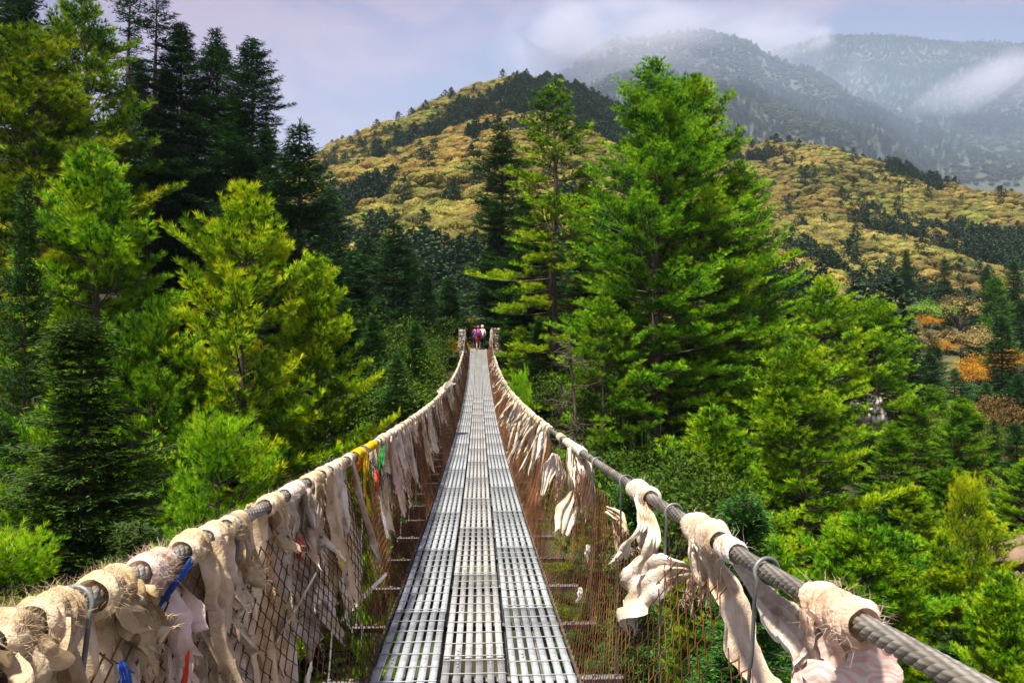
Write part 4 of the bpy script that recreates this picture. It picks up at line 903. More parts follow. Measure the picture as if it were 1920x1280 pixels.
def ribbon_mb(path, widths, across, rg_, fold=.012, nf=3., rag=.12, hairs=40, nu=26, nv=13, hl=.04):
    p = spline(path, nu); u = np.linspace(0, 1, nu); w_ = np.interp(u, np.linspace(0, 1, len(widths)), widths) * 1.1; v = np.linspace(-.5, .5, nv)
    t = unit(np.gradient(p, axis=0)); ac = np.broadcast_to(np.asarray(across, float), (nu, 3)); ac = unit(ac - t * (ac * t).sum(1)[:, None]); nn = np.cross(t, ac)
    ph = rg_.uniform(0, 6); tw = rg_.uniform(-.5, .5)
    U, Vv = np.meshgrid(u, v, indexing='ij')
    f = fold * (np.sin(2 * math.pi * nf * Vv + ph + 2.5 * U + tw * 4 * U) + .5 * np.sin(2 * math.pi * nf * 1.9 * Vv + 3 * ph - 3 * U) + 1.4 * (vnoise(U * 6 + ph * 10, Vv * 3 + 5, 5) - .5)) * np.minimum(1, .35 + w_[:, None] / .08)
    edge = 1 + .34 * (vnoise(U * 9 + ph * 5, np.sign(Vv) * 3 + 9, 7) - .5) + .16 * (vnoise(U * 30 + ph * 5, np.sign(Vv) * 3 + 9, 8) - .5) 
    V = p[:, None] + ac[:, None] * (w_[:, None] * Vv * edge)[..., None] + nn[:, None] * f[..., None]
    # ragged end: shift last rows along the direction
    Ln = np.linalg.norm(np.diff(p, axis=0), axis=1).sum(); rr = (vnoise(v * 9 + ph * 7, v * 0 + 2, 11) - .6) * rag * 2.2 + rg_.uniform(-.5, .3, nv) * rag * .6
    k = sst(.72, 1, u)[:, None] * rr[None]; V = V + t[-1][None, None] * (k * Ln)[..., None]
    i = np.arange(nu - 1)[:, None] * nv; j = np.arange(nv - 1)[None]; Fq = np.stack([i + j, i + j + 1, i + nv + j + 1, i + nv + j], -1).reshape(-1, 4)
    # small holes / tears
    cc = V.reshape(-1, 3)[Fq].mean(1); uu = ((i + 0 * j) / nv / nu).reshape(-1); keep = uu > -1; Fq = Fq[keep]
    mb = MB(); mb.add(V.reshape(-1, 3), F4=Fq)
    fb = MB(); E = np.concatenate([V[-1], V[-4:, 0], V[-4:, -1]]); fibres(fb, E, np.repeat(t[-1][None], len(E), 0), hairs, hl, .0008, rg_)
    return mb, fb
cl_count = 0
def cloth(label, tint, side=None, wrap=None, r=.04, tails=(), hairs=60, hl=.035, name='prayer_flag', group=None, material='cloth', seed=None, tail_mat=None, tail_tint=None):
    """one cloth: an optional band wound round the cable and hanging tails (path, widths, across, kwargs)"""
    global cl_count; cl_count += 1
    rg_ = np.random.default_rng(1000 + cl_count if seed is None else seed)
    loc = railp(side, (wrap[0] + wrap[1]) / 2) if wrap else np.asarray(tails[0][0][0])
    root = empty(name, loc); tag(root, label, 'flag', group); off = np.array(loc); fall = MB()
    def put(mb, nm, m_):
        mb.v = [v - off for v in mb.v]; o = mb.build(nm, m_, root, smooth=True); return o
    if wrap:
        a, f_ = wrap_mb(side, wrap[0], wrap[1], r, rg_, hairs, hl); put(a, 'wound_band', M[material]); 
        if f_.n: fall.v += f_.v; fall.f4 += [x + fall.n for x in f_.f4]; fall.f3 += [x + fall.n for x in f_.f3]; fall.sh += f_.sh; fall.uv += f_.uv; fall.n += f_.n
    for tl in tails:
        kw = dict(tl[3]) if len(tl) > 3 else {}
        a, f_ = ribbon_mb(tl[0], tl[1], tl[2], rg_, **kw); put(a, 'hanging_tail', M[tail_mat or material])
        if f_.n: fall.v += f_.v; fall.f4 += [x + fall.n for x in f_.f4]; fall.f3 += [x + fall.n for x in f_.f3]; fall.sh += f_.sh; fall.uv += f_.uv; fall.n += f_.n
    if fall.n: put(fall, 'frayed_threads', M['cloth'])['kind'] = 'stuff'
    settint(root, tint); return root
AL = np.array([0, 1., 0]); ACR = np.array([1., 0, 0])
def rp_(side, y, dx=0, dz=0, dy=0):
    p = railp(side, y); return p + np.array([side * dx, dy, dz])
def fpt(side, y, f, out_=.03):
    """point on the netting plane, f=0 at the rail and 1 at the deck edge, pushed outwards"""
    a = railp(side, y); b = np.array([BX + side * .60, y, float(dh(y))]); return a + (b - a) * f + np.array([side * out_, 0, 0])
crng = np.random.default_rng(31)
def ytopix(side, y): p = railp(side, y); dpt = p @ FW; return 960 + (p @ RT) * F / dpt, 640 - p[2] * F / dpt, dpt
def pix2y(side, px):
    ys_ = np.linspace(.4, 53, 5000); p = railp(side, ys_); dpt = p @ FW; X_ = 960 + (p @ RT) * F / dpt; return float(ys_[np.argmin(np.abs(X_ - px))])
# near left wraps, named by pixel position of their centre: (px0, px1, r, tint, label)
LW = [(-260, -40, .05, CREAM, 'shaggy cream cloth wound round the left cable at the picture edge'),
      (-35, 35, .047, CREAM, 'furry cream band at the lower end of the left cable'),
      (48, 132, .044, CREAM, 'long ruffled cream band between the edge and the first hook'),
      (166, 232, .05, (.72, .60, .42), 'woolly tan cloth with hanging fleece just past the first steel hook'),
      (254, 312, .042, (.80, .66, .60), 'smooth pinkish band wound tightly beside the blue scrap'),
      (336, 372, .043, CREAM, 'frayed cream band just past the blue scrap'),
      (382, 410, .043, (.80, .68, .54), 'neat ring of cream cloth with tight folds'),
      (418, 455, .036, CREAM, 'cream scarf thrown over the cable with a long pointed end'),
      (492, 520, .038, CREAM, 'cream band with brown knotted fringe after the second hook'),
      (530, 562, .038, WHITE, 'pale band beside the tan fringe'),
      (570, 598, .038, CREAM, 'ragged cream band nearest the big white scarf')]
for (a, b, r, tn, lb) in LW:
    y0, y1 = pix2y(-1, a), pix2y(-1, b); ym = (y0 + y1) / 2; tl = []
    nt_ = 4
    y0, y1 = ym - (y1 - y0) * .42, ym + (y1 - y0) * .40
    for q in range(nt_):
        yq = crng.uniform(y0, y1) + .02; ln = crng.uniform(.14, .60); dr2 = crng.normal(0, .10); out_ = .05 if q else -.035; ln = ln * (.55 if q == 0 else 1)
        w0 = crng.uniform(.03, .07); wm = crng.uniform(.04, .15)
        tl.append(([rp_(-1, yq, out_ * .9, .0), fpt(-1, yq + dr2 * .3 + crng.normal(0, .02), ln * .3, out_ + crng.normal(.01, .02)), fpt(-1, yq + dr2 * .6 + crng.normal(0, .03), ln * .55, out_ + crng.normal(.02, .02)), fpt(-1, yq + dr2, ln * .8, out_ + .02), fpt(-1, yq + dr2 * 1.6, ln, out_)], [w0, wm, wm * 1., wm * .8], AL, dict(fold=.022, nf=crng.uniform(1.5, 3.5), rag=.42, nu=34, nv=15, hairs=90, hl=.03)))
    cloth(lb, tn, -1, (y0, y1), r, tl, hairs=900 if ym < 2.2 else 300, hl=.02 if ym < 2 else .016, group='cloths tied near on the left cable')
# fleece
for px in (205, 225): 
    y = pix2y(-1, px)
cloth('matted tan fleece dangling inside the left cable', (.62, .50, .34), None, None, tails=[([rp_(-1, pix2y(-1, 190), -.05, -.01), rp_(-1, pix2y(-1, 225), -.06, -.1), rp_(-1, pix2y(-1, 240), -.05, -.22)], [.05, .09, .03], AL, dict(fold=.02, hairs=300, hl=.022, rag=.3))], group='cloths tied near on the left cable')
# blue scraps
cloth('blue scrap stretched from the cable beside the pinkish band', BLUE, None, None, tails=[([rp_(-1, pix2y(-1, 352), -.02, -.02), rp_(-1, pix2y(-1, 315), -.035, -.045), rp_(-1, pix2y(-1, 268), -.03, -.10)], [.035, .03, .012], np.array([0, .3, 1.]), dict(fold=.004, hairs=20))], group='coloured scraps')
cloth('small blue scrap caught low in the left netting', BLUE, None, None, tails=[([P(226, 1240, 1.5), P(236, 1275, 1.5), P(238, 1300, 1.5)], [.03, .04, .03], AL, dict(fold=.004, hairs=10))], group='coloured scraps')
cloth('red scrap caught low in the left netting', RED, None, None, tails=[([P(352, 1222, 1.9), P(348, 1260, 1.9), P(340, 1300, 1.9)], [.02, .035, .03], AL, dict(fold=.004, hairs=10))], group='coloured scraps')
cloth('coral-red rag pinned inside the left netting below the tan fringe', (.62, .16, .12), None, None, tails=[([P(566, 1008, 3.45), P(565, 1030, 3.42), P(562, 1048, 3.4)], [.05, .07, .09], AL, dict(fold=.008, hairs=10))], group='coloured scraps')
cloth('long yellow scarf tied on the left cable', YEL, -1, (pix2y(-1, 664), pix2y(-1, 676)), .036, [([rp_(-1, pix2y(-1, 678), -.035, -.0), P(684, 885, 5.1), P(683, 915, 5.1), P(690, 940, 5.12), P(690, 962, 5.15)], [.05, .07, .06, .08, .05], AL, dict(fold=.008, hairs=20, rag=.08))], hairs=20, group='coloured scraps')
cloth('yellow cloth folded over the cable beyond the yellow scarf', YEL, -1, (pix2y(-1, 684), pix2y(-1, 702)), .034, [([rp_(-1, pix2y(-1, 670), -.03, -.03), P(664, 885, 4.9), P(662, 905, 4.9)], [.05, .07, .05], AL, dict(fold=.008, hairs=10))], hairs=20, group='coloured scraps')
cloth('red rag hanging below a green knot on the left netting', (.68, .10, .05), None, None, tails=[([P(706, 880, 5.4), P(707, 900, 5.4), P(708, 921, 5.4)], [.03, .11, .12], AL, dict(fold=.008, hairs=10, rag=.05))], group='coloured scraps')
cloth('green strip tied above the red rag', GREEN, None, None, tails=[([rp_(-1, pix2y(-1, 712), -.03, -.03), P(713, 868, 5.5), P(713, 888, 5.5)], [.03, .05, .03], AL, dict(fold=.006, hairs=6))], group='coloured scraps')
cloth('red cloth knotted under the yellow scarf', RED, None, None, tails=[([P(675, 862, 5.0), P(672, 872, 5.0), P(670, 880, 5.0)], [.03, .05, .03], AL, dict(fold=.006, hairs=6))], group='coloured scraps')
cloth('small yellow scrap deep in the left netting', YEL, None, None, tails=[([P(640, 1048, 3.9), P(639, 1056, 3.9), P(640, 1064, 3.9)], [.02, .035, .02], AL, dict(fold=.004, hairs=4))], group='coloured scraps')
# scarf with a pointed end hanging over the inside
cloth('thin cream scarf looped down inside the left cable', (.74, .64, .46), None, None, tails=[([rp_(-1, pix2y(-1, 420), -.03, .02), P(428, 1060, 2.55), P(455, 1110, 2.6), P(468, 1130, 2.62), P(430, 1175, 2.5), P(400, 1260, 2.4)], [.05, .12, .10, .03, .05, .03], AL, dict(fold=.008, hairs=50, nu=40)),
      ([rp_(-1, pix2y(-1, 440), -.03, .02), P(452, 1030, 2.65), P(462, 1080, 2.7), P(472, 1120, 2.7)], [.04, .05, .05, .03], AL, dict(fold=.006, hairs=30))], group='cloths tied near on the left cable')
cloth('long white strip slanting down outside the left netting', WHITE, None, None, tails=[([P(590, 1080, 3.3), P(545, 1160, 3.1), P(505, 1230, 2.95), P(470, 1310, 2.85)], [.06, .075, .085, .10], AL, dict(fold=.003, hairs=6, rag=.02))], group='long strips in the left netting')
cloth('narrow pale strip crossing the left netting near the deck', WHITE, None, None, tails=[([P(725, 1075, 4.9), P(690, 1110, 4.7), P(645, 1154, 4.5)], [.02, .03, .03], np.array([0, .5, 1.]), dict(fold=.001, hairs=4, rag=.02))], group='long strips in the left netting')
cloth('ragged white tatter low in the left netting by the beams', WHITE, None, None, tails=[([P(584, 1240, 3.1), P(580, 1262, 3.1), P(572, 1300, 3.1)], [.01, .05, .08], AL, dict(fold=.006, hairs=20))], group='long strips in the left netting')
cloth('white wisp hanging beside the left cross beams', WHITE, None, None, tails=[([P(677, 1168, 4.3), P(680, 1185, 4.3), P(678, 1210, 4.3)], [.02, .03, .02], AL, dict(fold=.006, hairs=20, rag=.3))], group='long strips in the left netting')
# large pale sheets outside the left netting
tones = [WHITE, CREAM, WHITE, GREY, CREAM, (.66, .58, .50), PINK]
SHEET = [(1.28, .55), (1.62, .8), (1.95, .72), (2.3, .85), (2.62, .6), (2.9, .7), (3.25, .58), (3.6, .62), (3.95, .66), (4.3, .5)]
for q, (y, ln) in enumerate(SHEET):
    w_ = .20 + .08 * (q % 3)
    cloth('crumpled ' + ['white', 'cream', 'bluish-white', 'grey'][q % 4] + ' sheet outside the left netting, ' + ['nearest the camera', 'second along', 'third along', 'fourth along', 'fifth along', 'sixth along', 'seventh along', 'eighth along', 'ninth along', 'the farthest sheet'][q], tones[q % 4], None, None, tails=[([rp_(-1, y, .03, -.01), fpt(-1, y + .02, ln * .4, .07), fpt(-1, y - .05, ln * .8, .09), fpt(-1, y - .12, ln, .05)], [w_ * .7, w_, w_ * 1.05, w_ * .6], AL, dict(fold=.04, nf=crng.uniform(1.5, 3.5), rag=.3, nv=21, nu=36, hairs=60))], group='large sheets outside the left netting')
# the long dense row on the left
y = 4.05; q = 0
SCARF_L = ['cream', 'white', 'greyish', 'pinkish']
while y < 40:
    px_, py_, _ = ytopix(-1, y)
    tn = [CREAM, WHITE, CREAM, (.66, .58, .50), PINK, WHITE][q % 6]; nm = ['cream', 'white', 'cream', 'greyish', 'pinkish', 'white'][q % 6]
    if 660 < px_ < 704: y += .12; q += 1; continue
    wl = crng.uniform(.09, .2) * (1 + y * .02)
    fade = 1 - .45 * float(sst(14, 30, y))
    tl = []
    for z in range(2 if y < 12 else 1):
        ln = crng.uniform(.16, .72) * fade; dr2 = crng.normal(0, .08); out_ = -.03 if (z == 0 and crng.random() < .45) else .05; wm = crng.uniform(.07, .2) * (1 + .02 * y)
        tl.append(([rp_(-1, y + wl * .5, out_, .0), fpt(-1, y + dr2 * .3 + wl * .5, ln * .4, out_ + .01), fpt(-1, y + dr2 + wl * .5, ln, out_)], [wm * .7, wm * 1.15, wm * .85], AL, dict(fold=.016, nf=crng.uniform(1.5, 3.5), rag=.2, nu=16, nv=9, hairs=20 if y < 10 else 0)))
    where = 'in the crowded row on the near half of the left handrail' if y < 12 else 'in the thinning row on the far half of the left handrail'
    cloth(f'weathered {nm} cloth strip {where}', tn, -1, (y, y + wl), crng.uniform(.032, .043), tl, hairs=40 if y < 8 else 0, group=f'{nm} cloths crowding the left handrail')
    y += wl + crng.uniform(.01, .16) * (1 if y < 12 else 2.2); q += 1
cloth('white sheet billowing outward from the far left handrail', WHITE, None, None, tails=[([P(842, 722, 19), P(832, 728, 18.6), P(826, 742, 18.2)], [.3, .5, .3], AL, dict(fold=.03))], group='long strips in the left netting')
# right side heroes
INW = np.array([0.9, .5, 0])
y1 = pix2y(1, 1212)
cloth('torn white cloth spread like a banner below the right cable', WHITE, 1, (pix2y(1, 1222), pix2y(1, 1192)), .046, [
    ([rp_(1, y1, -.03, -.0), P(1205, 985, 3.2), P(1180, 1015, 3.22), P(1165, 1050, 3.25)], [.05, .04, .03, .10], INW, dict(fold=.008, hairs=40)),
    ([rp_(1, y1 - .05, -.02, -.02), P(1228, 1000, 3.15), P(1216, 1045, 3.12), P(1212, 1075, 3.12)], [.05, .05, .09, .17], INW, dict(fold=.010, rag=.02, hairs=10)),
    ([P(1296, 1068, 2.95), P(1262, 1070, 3.0), P(1215, 1085, 3.1), P(1178, 1120, 3.15), P(1182, 1165, 3.18)], [.03, .10, .19, .19, .05], np.array([.2, .1, 1.]), dict(fold=.012, hairs=60, rag=.22, nu=34)),
    ([rp_(1, y1 + .02, .02, -.02), P(1208, 990, 3.3), P(1206, 1040, 3.3)], [.05, .06, .06], INW, dict(fold=.008, hairs=10))], hairs=200, hl=.022, group='cloths tied near on the right cable')
y2 = pix2y(1, 1325)
cloth('cream knot with frayed tassel and long white tail on the right cable', (.80, .70, .60), 1, (pix2y(1, 1352), pix2y(1, 1300)), .052, [
    ([rp_(1, y2, -.03, .0), P(1345, 1065, 2.55), P(1375, 1130, 2.5), P(1385, 1200, 2.48), P(1415, 1262, 2.45), P(1450, 1300, 2.4)], [.07, .11, .14, .14, .12, .10], INW, dict(fold=.010, nu=34, hairs=10, rag=.02)),
    ([rp_(1, y2 + .05, -.03, .0), P(1305, 1040, 2.6), P(1312, 1075, 2.6), P(1322, 1095, 2.6), P(1320, 1125, 2.6)], [.06, .07, .05, .07, .05], INW, dict(fold=.012, rag=.3, hairs=160, hl=.028)),
    ([P(1305, 1060, 2.7), P(1296, 1100, 2.75), P(1288, 1135, 2.75)], [.03, .04, .05], INW, dict(fold=.01, rag=.3, hairs=60))], hairs=260, hl=.022, group='cloths tied near on the right cable')
cloth('long white sash running below the right cable past the steel hook', (.78, .73, .72), 1, (pix2y(1, 1385), pix2y(1, 1358)), .036, [
    ([rp_(1, pix2y(1, 1370), .0, -.02), P(1400, 1085, 2.25), P(1440, 1135, 2.1), P(1485, 1180, 1.95), P(1520, 1225, 1.85)], [.03, .05, .09, .11, .12], np.array([.3, .2, 1.]), dict(fold=.006, hairs=10, rag=.03))], hairs=40, group='cloths tied near on the right cable')
y3 = pix2y(1, 1560)
cloth('shaggy pink and cream bundle knotted on the near right cable', (.80, .62, .52), 1, (pix2y(1, 1622), pix2y(1, 1530)), .044, [
    ([rp_(1, y3 + .03, -.03, .0), P(1535, 1195, 1.7), P(1545, 1240, 1.7), P(1555, 1310, 1.7)], [.07, .07, .05, .05], INW, dict(fold=.014, hairs=300, hl=.028)),
    ([rp_(1, y3, -.04, .0), P(1580, 1205, 1.62), P(1560, 1255, 1.65), P(1580, 1320, 1.65)], [.05, .05, .035, .05], INW, dict(fold=.012, hairs=200, hl=.022))], hairs=500, hl=.028, group='cloths tied near on the right cable')
cloth('pink patterned cloth hanging under the near right cable', (1, 1, 1), None, None, tails=[([rp_(1, y3 - .05, .0, -.03), P(1610, 1235, 1.62), P(1600, 1290, 1.62), P(1590, 1340, 1.62)], [.10, .17, .20, .20], np.array([1., -.2, -.4]), dict(fold=.008, hairs=20)),
    ([P(1530, 1200, 1.78), P(1515, 1245, 1.8), P(1510, 1310, 1.8)], [.03, .09, .12], INW, dict(fold=.01, hairs=20))], material='print', group='cloths tied near on the right cable')
y4 = pix2y(1, 1078)
cloth('white cloth with a twisted drooping end on the right cable', (.80, .74, .66), 1, (pix2y(1, 1094), pix2y(1, 1062)), .036, [
    ([rp_(1, y4, -.03, .0), P(1075, 880, 6.0), P(1076, 920, 6.0), P(1064, 960, 5.9), P(1054, 1002, 5.8)], [.08, .12, .09, .17, .13], INW, dict(fold=.018, rag=.03, hairs=20)),
    ([rp_(1, y4 - .1, .02, .0), P(1100, 880, 5.7), P(1102, 920, 5.8), P(1095, 965, 5.8)], [.07, .14, .13, .07], INW, dict(fold=.02, hairs=40)),
    ([rp_(1, y4 + .1, .0, .0), P(1088, 900, 6.0), P(1082, 960, 6.0)], [.07, .12, .05], INW, dict(fold=.02, hairs=40))], hairs=60, group='cloths tied near on the right cable')
cloth('tattered white cloth on the netting left of the drooping end', WHITE, None, None, tails=[([P(1040, 850, 7.2), P(1030, 875, 7.2), P(1022, 915, 7.1)], [.07, .14, .06], INW, dict(fold=.02, rag=.3, hairs=60)), ([P(1045, 855, 7.0), P(1050, 890, 7.0), P(1046, 930, 7.0)], [.05, .10, .05], INW, dict(fold=.02, rag=.3, hairs=60))], group='cloths tied near on the right cable')
cloth('small ring of cream cloth on the right cable', CREAM, 1, (pix2y(1, 1056), pix2y(1, 1050)), .038, [], hairs=20, group='cloths tied near on the right cable')
for (px, py, lb) in ((1102, 1020, 'small white scrap caught in the right netting below the drooping end'), (1088, 1100, 'tiny white scrap low in the right netting')):
    cloth(lb, WHITE, None, None, tails=[([P(px, py, 4.6), P(px + 1, py + 10, 4.6), P(px - 2, py + 24, 4.6)], [.02, .04, .03], INW, dict(fold=.006, rag=.2, hairs=10))], group='scraps in the right netting')
cloth('frayed cream rag snagged on top of the right netting', CREAM, None, None, tails=[([P(1138, 955, 4.35), P(1160, 970, 4.2), P(1172, 1000, 4.1)], [.04, .06, .03], np.array([.1, .2, 1.]), dict(fold=.012, hairs=160, hl=.028)), ([P(1150, 960, 4.3), P(1155, 1000, 4.25), P(1160, 1040, 4.2)], [.03, .05, .03], INW, dict(fold=.01, hairs=60))], group='scraps in the right netting')
# dense row of strips blown inwards on the right
y = pix2y(1, 1032); q = 0
while y < 38:
    tn = [CREAM, WHITE, (.80, .70, .58), CREAM][q % 4]; nm = ['cream', 'white', 'pinkish-cream', 'cream'][q % 4]
    wl = crng.uniform(.12, .3) * (1 + y * .015); ym = y + wl / 2; dep = crng.uniform(.25, .85) * (1 if y < 17 else .6)
    inw = crng.uniform(.1, .38); tl = []
    for z in range(2 if y < 16 else 1):
        dd = dep * crng.uniform(.6, 1.1); iw = inw * crng.uniform(.5, 1.2); wm = crng.uniform(.08, .17)
        tl.append(([rp_(1, ym, -.03, .0), rp_(1, ym + .03, -iw * .35, -dd * .35), rp_(1, ym - crng.uniform(0, .3), -iw, -dd)], [wm * .6, wm, wm * .6], np.array([.5, 1., 0]), dict(fold=.016, nf=2.5, rag=.25, nu=16, nv=9, hairs=30 if y < 14 else 0)))
    where = 'blown inward on the near half of the right handrail' if y < 14 else 'on the far half of the right handrail'
    cloth(f'weathered {nm} cloth strip {where}', tn, 1, (y, y + wl), crng.uniform(.034, .05), tl, hairs=20 if y < 10 else 0, group=f'{nm} cloths crowding the right handrail')
    y += wl + crng.uniform(.05, .35) * (1 if y < 18 else 2.2); q += 1
#END_CLOTH

# ------------------------------------------------------------------ far end: pillars, landing, people
ze = float(dh(YE))
mb = MB(); mb.box((0, 0, -.35), (2.9, 3.4, .6), bev=.05); o = mb.build('landing_slab', M['rock']); o.location = (BX, YE + 1.75, ze - .06); tag(o, 'stone landing at the far end of the bridge', 'landing', tint=(.8, .75, .7))
def stone_pillar(x, y, wx, h, label, tn, seed):
    rg_ = np.random.default_rng(seed); root = empty('stone_pillar', (x, y, ze - .35)); tag(root, label, 'pillar')
    core = MB(); core.box((0, 0, h / 2), (wx * .8, .6, h * .98)); o = core.build('mortar_core', M['rock'], root); settint(o, (.5, .45, .4))
    z = 0
    while z < h:
        hh = rg_.uniform(.16, .26); xx = -wx / 2
        while xx < wx / 2 - .05:
            ww = min(rg_.uniform(.2, .36), wx / 2 - xx + .03); s = MB(); s.box((0, 0, 0), (ww - .02, .68 + rg_.uniform(-.04, .04), hh - .02), bev=.025); o = s.build('stone', M['rock'], root); o.location = (xx + ww / 2, rg_.normal(0, .012), z + hh / 2); o.rotation_euler = (0, rg_.normal(0, .03), 0); settint(o, np.array(tn) * rg_.uniform(.7, 1.25)); xx += ww
        z += hh
    return root
stone_pillar(BX + 1.24, YE + .8, .68, 1.7, 'whitewashed rubble pillar right of the hikers', (1.4, 1.25, 1.15), 5)
stone_pillar(BX - 1.22, YE + .9, .42, 1.65, 'narrow grey stone pillar left of the hikers', (1., 1., 1.), 6)
for sx, lb in ((-1.42, 'pale wooden pole on the outer side of the left pillar'), (-.93, 'pale wooden pole on the inner side of the left pillar'), (.93, 'pale wooden pole between the hikers and the right pillar')):
    mb = MB(); mb.tube([(0, 0, 0), (.02, 0, 1.), (0, 0, 1.9)], [.035, .03, .025], 7); o = mb.build('wooden_pole', M['twig'], smooth=True); o.location = (BX + sx, YE + .35, ze - .35); tag(o, lb, 'pole')
cloth('white prayer cloth bound to the pole by the right pillar', WHITE, None, None, tails=[([np.array([BX + .93, YE + .3, ze + 1.4]), np.array([BX + .95, YE + .28, ze + .8]), np.array([BX + .88, YE + .28, ze + .1])], [.12, .28, .2], ACR, dict(fold=.03, hairs=0))], group='cloths at the far pillars')
cloth('white prayer cloth trailing from the left pillar', WHITE, None, None, tails=[([np.array([BX - 1.35, YE + .3, ze + .8]), np.array([BX - 1.4, YE + .28, ze + .4]), np.array([BX - 1.3, YE + .28, ze - .1])], [.12, .25, .15], ACR, dict(fold=.03, hairs=0))], group='cloths at the far pillars')

def skin_body(name, pts, edges, rad, m_, parent, sub=2, root_i=0, smooth=True):
    me = bpy.data.meshes.new(name); me.from_pydata([tuple(p) for p in pts], edges, []); me.update(); o = link(name, me, parent)
    md = o.modifiers.new('skin', 'SKIN'); md.use_smooth_shade = True
    for i, r in enumerate(rad):
        sv = me.skin_vertices[0].data[i]; sv.radius = (r, r) if not isinstance(r, tuple) else r; sv.use_root = (i == root_i)
    sb = o.modifiers.new('sub', 'SUBSURF'); sb.levels = sub; sb.render_levels = sub
    dg = bpy.context.evaluated_depsgraph_get(); ev = o.evaluated_get(dg); me2 = bpy.data.meshes.new_from_object(ev); o.modifiers.clear(); o.data = me2
    me2.materials.clear(); me2.materials.append(m_)
    for p in me2.polygons: p.use_smooth = True
    return o
def person(x, y, z, yaw, label, top, bottom, hair, bare_legs, pack, s=1., group='hikers'):
    r = empty('person', (x, y, z)); tag(r, label, 'person', group)
    SK = (.55, .33, .24)
    # joints (facing +Y): slightly bent forward, mid stride
    J = dict(pel=(0, 0, .92), wai=(0, .02, 1.08), che=(0, .06, 1.30), neck=(0, .09, 1.47), hb=(0, .12, 1.56), ht=(0, .13, 1.68), sl=(-.17, .07, 1.40), sr=(.17, .07, 1.40), el=(-.23, .02, 1.14), er=(.24, .04, 1.14), wl=(-.20, .16, .95), wr=(.22, .2, .98),
             hl=(-.19, .2, .89), hr=(.21, .25, .93), tl=(-.09, 0, .88), tr=(.09, 0, .88), kl=(-.10, .06, .50), kr=(.11, .02, .50), al=(-.10, -.04, .10), ar=(.11, .06, .09), fl=(-.11, .12, .035), fr=(.12, .22, .035))
    names = list(J); idx = {n: i for i, n in enumerate(names)}; E = [('pel', 'wai'), ('wai', 'che'), ('che', 'neck'), ('neck', 'hb'), ('hb', 'ht'), ('che', 'sl'), ('sl', 'el'), ('el', 'wl'), ('wl', 'hl'), ('che', 'sr'), ('sr', 'er'), ('er', 'wr'), ('wr', 'hr'), ('pel', 'tl'), ('tl', 'kl'), ('kl', 'al'), ('al', 'fl'), ('pel', 'tr'), ('tr', 'kr'), ('kr', 'ar'), ('ar', 'fr')]
    Rd = dict(pel=.14, wai=.12, che=(.17, .12), neck=.055, hb=.08, ht=.075, sl=.065, sr=.065, el=.045, er=.045, wl=.03, wr=.03, hl=.035, hr=.035, tl=.095, tr=.095, kl=.06, kr=.06, al=.04, ar=.04, fl=.035, fr=.035)
    body = skin_body('body', [J[n] for n in names], [(idx[a], idx[b]) for a, b in E], [Rd[n] for n in names], M['plain'], r); settint(body, SK)
    def sub_skin(nm, chain, scale, tint):
        ks = []; [ks.append(k) for e in chain for k in e if k not in ks]; o = skin_body(nm, [J[k] for k in ks], [(ks.index(a), ks.index(b)) for a, b in chain], [tuple(np.array(Rd[k] if isinstance(Rd[k], tuple) else (Rd[k], Rd[k])) * scale + .006) for k in ks], M['plain'], r); settint(o, tint); return o
    sub_skin('jacket', [('pel', 'wai'), ('wai', 'che'), ('che', 'sl'), ('sl', 'el'), ('el', 'wl'), ('che', 'sr'), ('sr', 'er'), ('er', 'wr')], 1.14, top)
    if bare_legs:
        J['ml'] = (-.10, .04, .60); J['mr'] = (.105, .015, .60); Rd['ml'] = Rd['mr'] = .085; sub_skin('shorts', [('pel', 'tl'), ('tl', 'ml'), ('pel', 'tr'), ('tr', 'mr')], 1.16, bottom)
    else: sub_skin('trousers', [('pel', 'tl'), ('tl', 'kl'), ('kl', 'al'), ('pel', 'tr'), ('tr', 'kr'), ('kr', 'ar')], 1.2, bottom)
    bm = bmesh.new(); bmesh.ops.create_uvsphere(bm, u_segments=16, v_segments=10, radius=.118)
    for v in bm.verts: v.co = Vector((v.co.x * .95, v.co.y * 1.05 + .12, v.co.z * 1.05 + 1.66))
    bmesh.ops.delete(bm, geom=[v for v in bm.verts if v.co.z < 1.60 and v.co.y > .14], context='VERTS'); me = bpy.data.meshes.new('hair'); bm.to_mesh(me); bm.free(); me.materials.append(M['plain']); o = link('hair', me, r); settint(o, hair)
    for sx in (-.105, .115):
        mb = MB(); mb.box((sx, .03 if sx < 0 else .13, .045), (.10, .27, .09), bev=.03); o = mb.build('boot', M['plain'], r); settint(o, (.05, .04, .035))
    if pack:
        mb = MB(); mb.box((0, -.15, 1.24), (.34, .2, .5), bev=.06); pk = mb.build('backpack', M['plain'], r, smooth=False); settint(pk, (.34, .05, .32)); pk.name = 'backpack'
        mb = MB(); mb.box((0, -.27, 1.12), (.24, .08, .28), bev=.03); o = mb.build('front_pocket', M['plain'], pk); settint(o, (.015, .02, .05))
        for sg in (-1, 1):
            mb = MB(); mb.tube([(sg * .12, -.08, 1.0), (sg * .15, .17, 1.2), (sg * .13, .12, 1.46), (sg * .12, -.08, 1.46)], .018, 5); o = mb.build('strap', M['plain'], pk); settint(o, (.03, .03, .05))
    r.rotation_euler = (0, 0, yaw); r.scale = (s, s, s); return r
person(BX - .02, 52.9, float(dh(52.9)) + .004, .05, 'hiker in magenta jacket and red shorts with a dark backpack', (.62, .02, .20), (.55, .03, .03), (.30, .10, .05), True, True, .97)
person(BX + .27, YE + .9, ze + .0, -.1, 'pale-haired hiker in cream top and dark trousers ahead', (.75, .68, .55), (.012, .014, .02), (.80, .74, .60), False, False, .97)
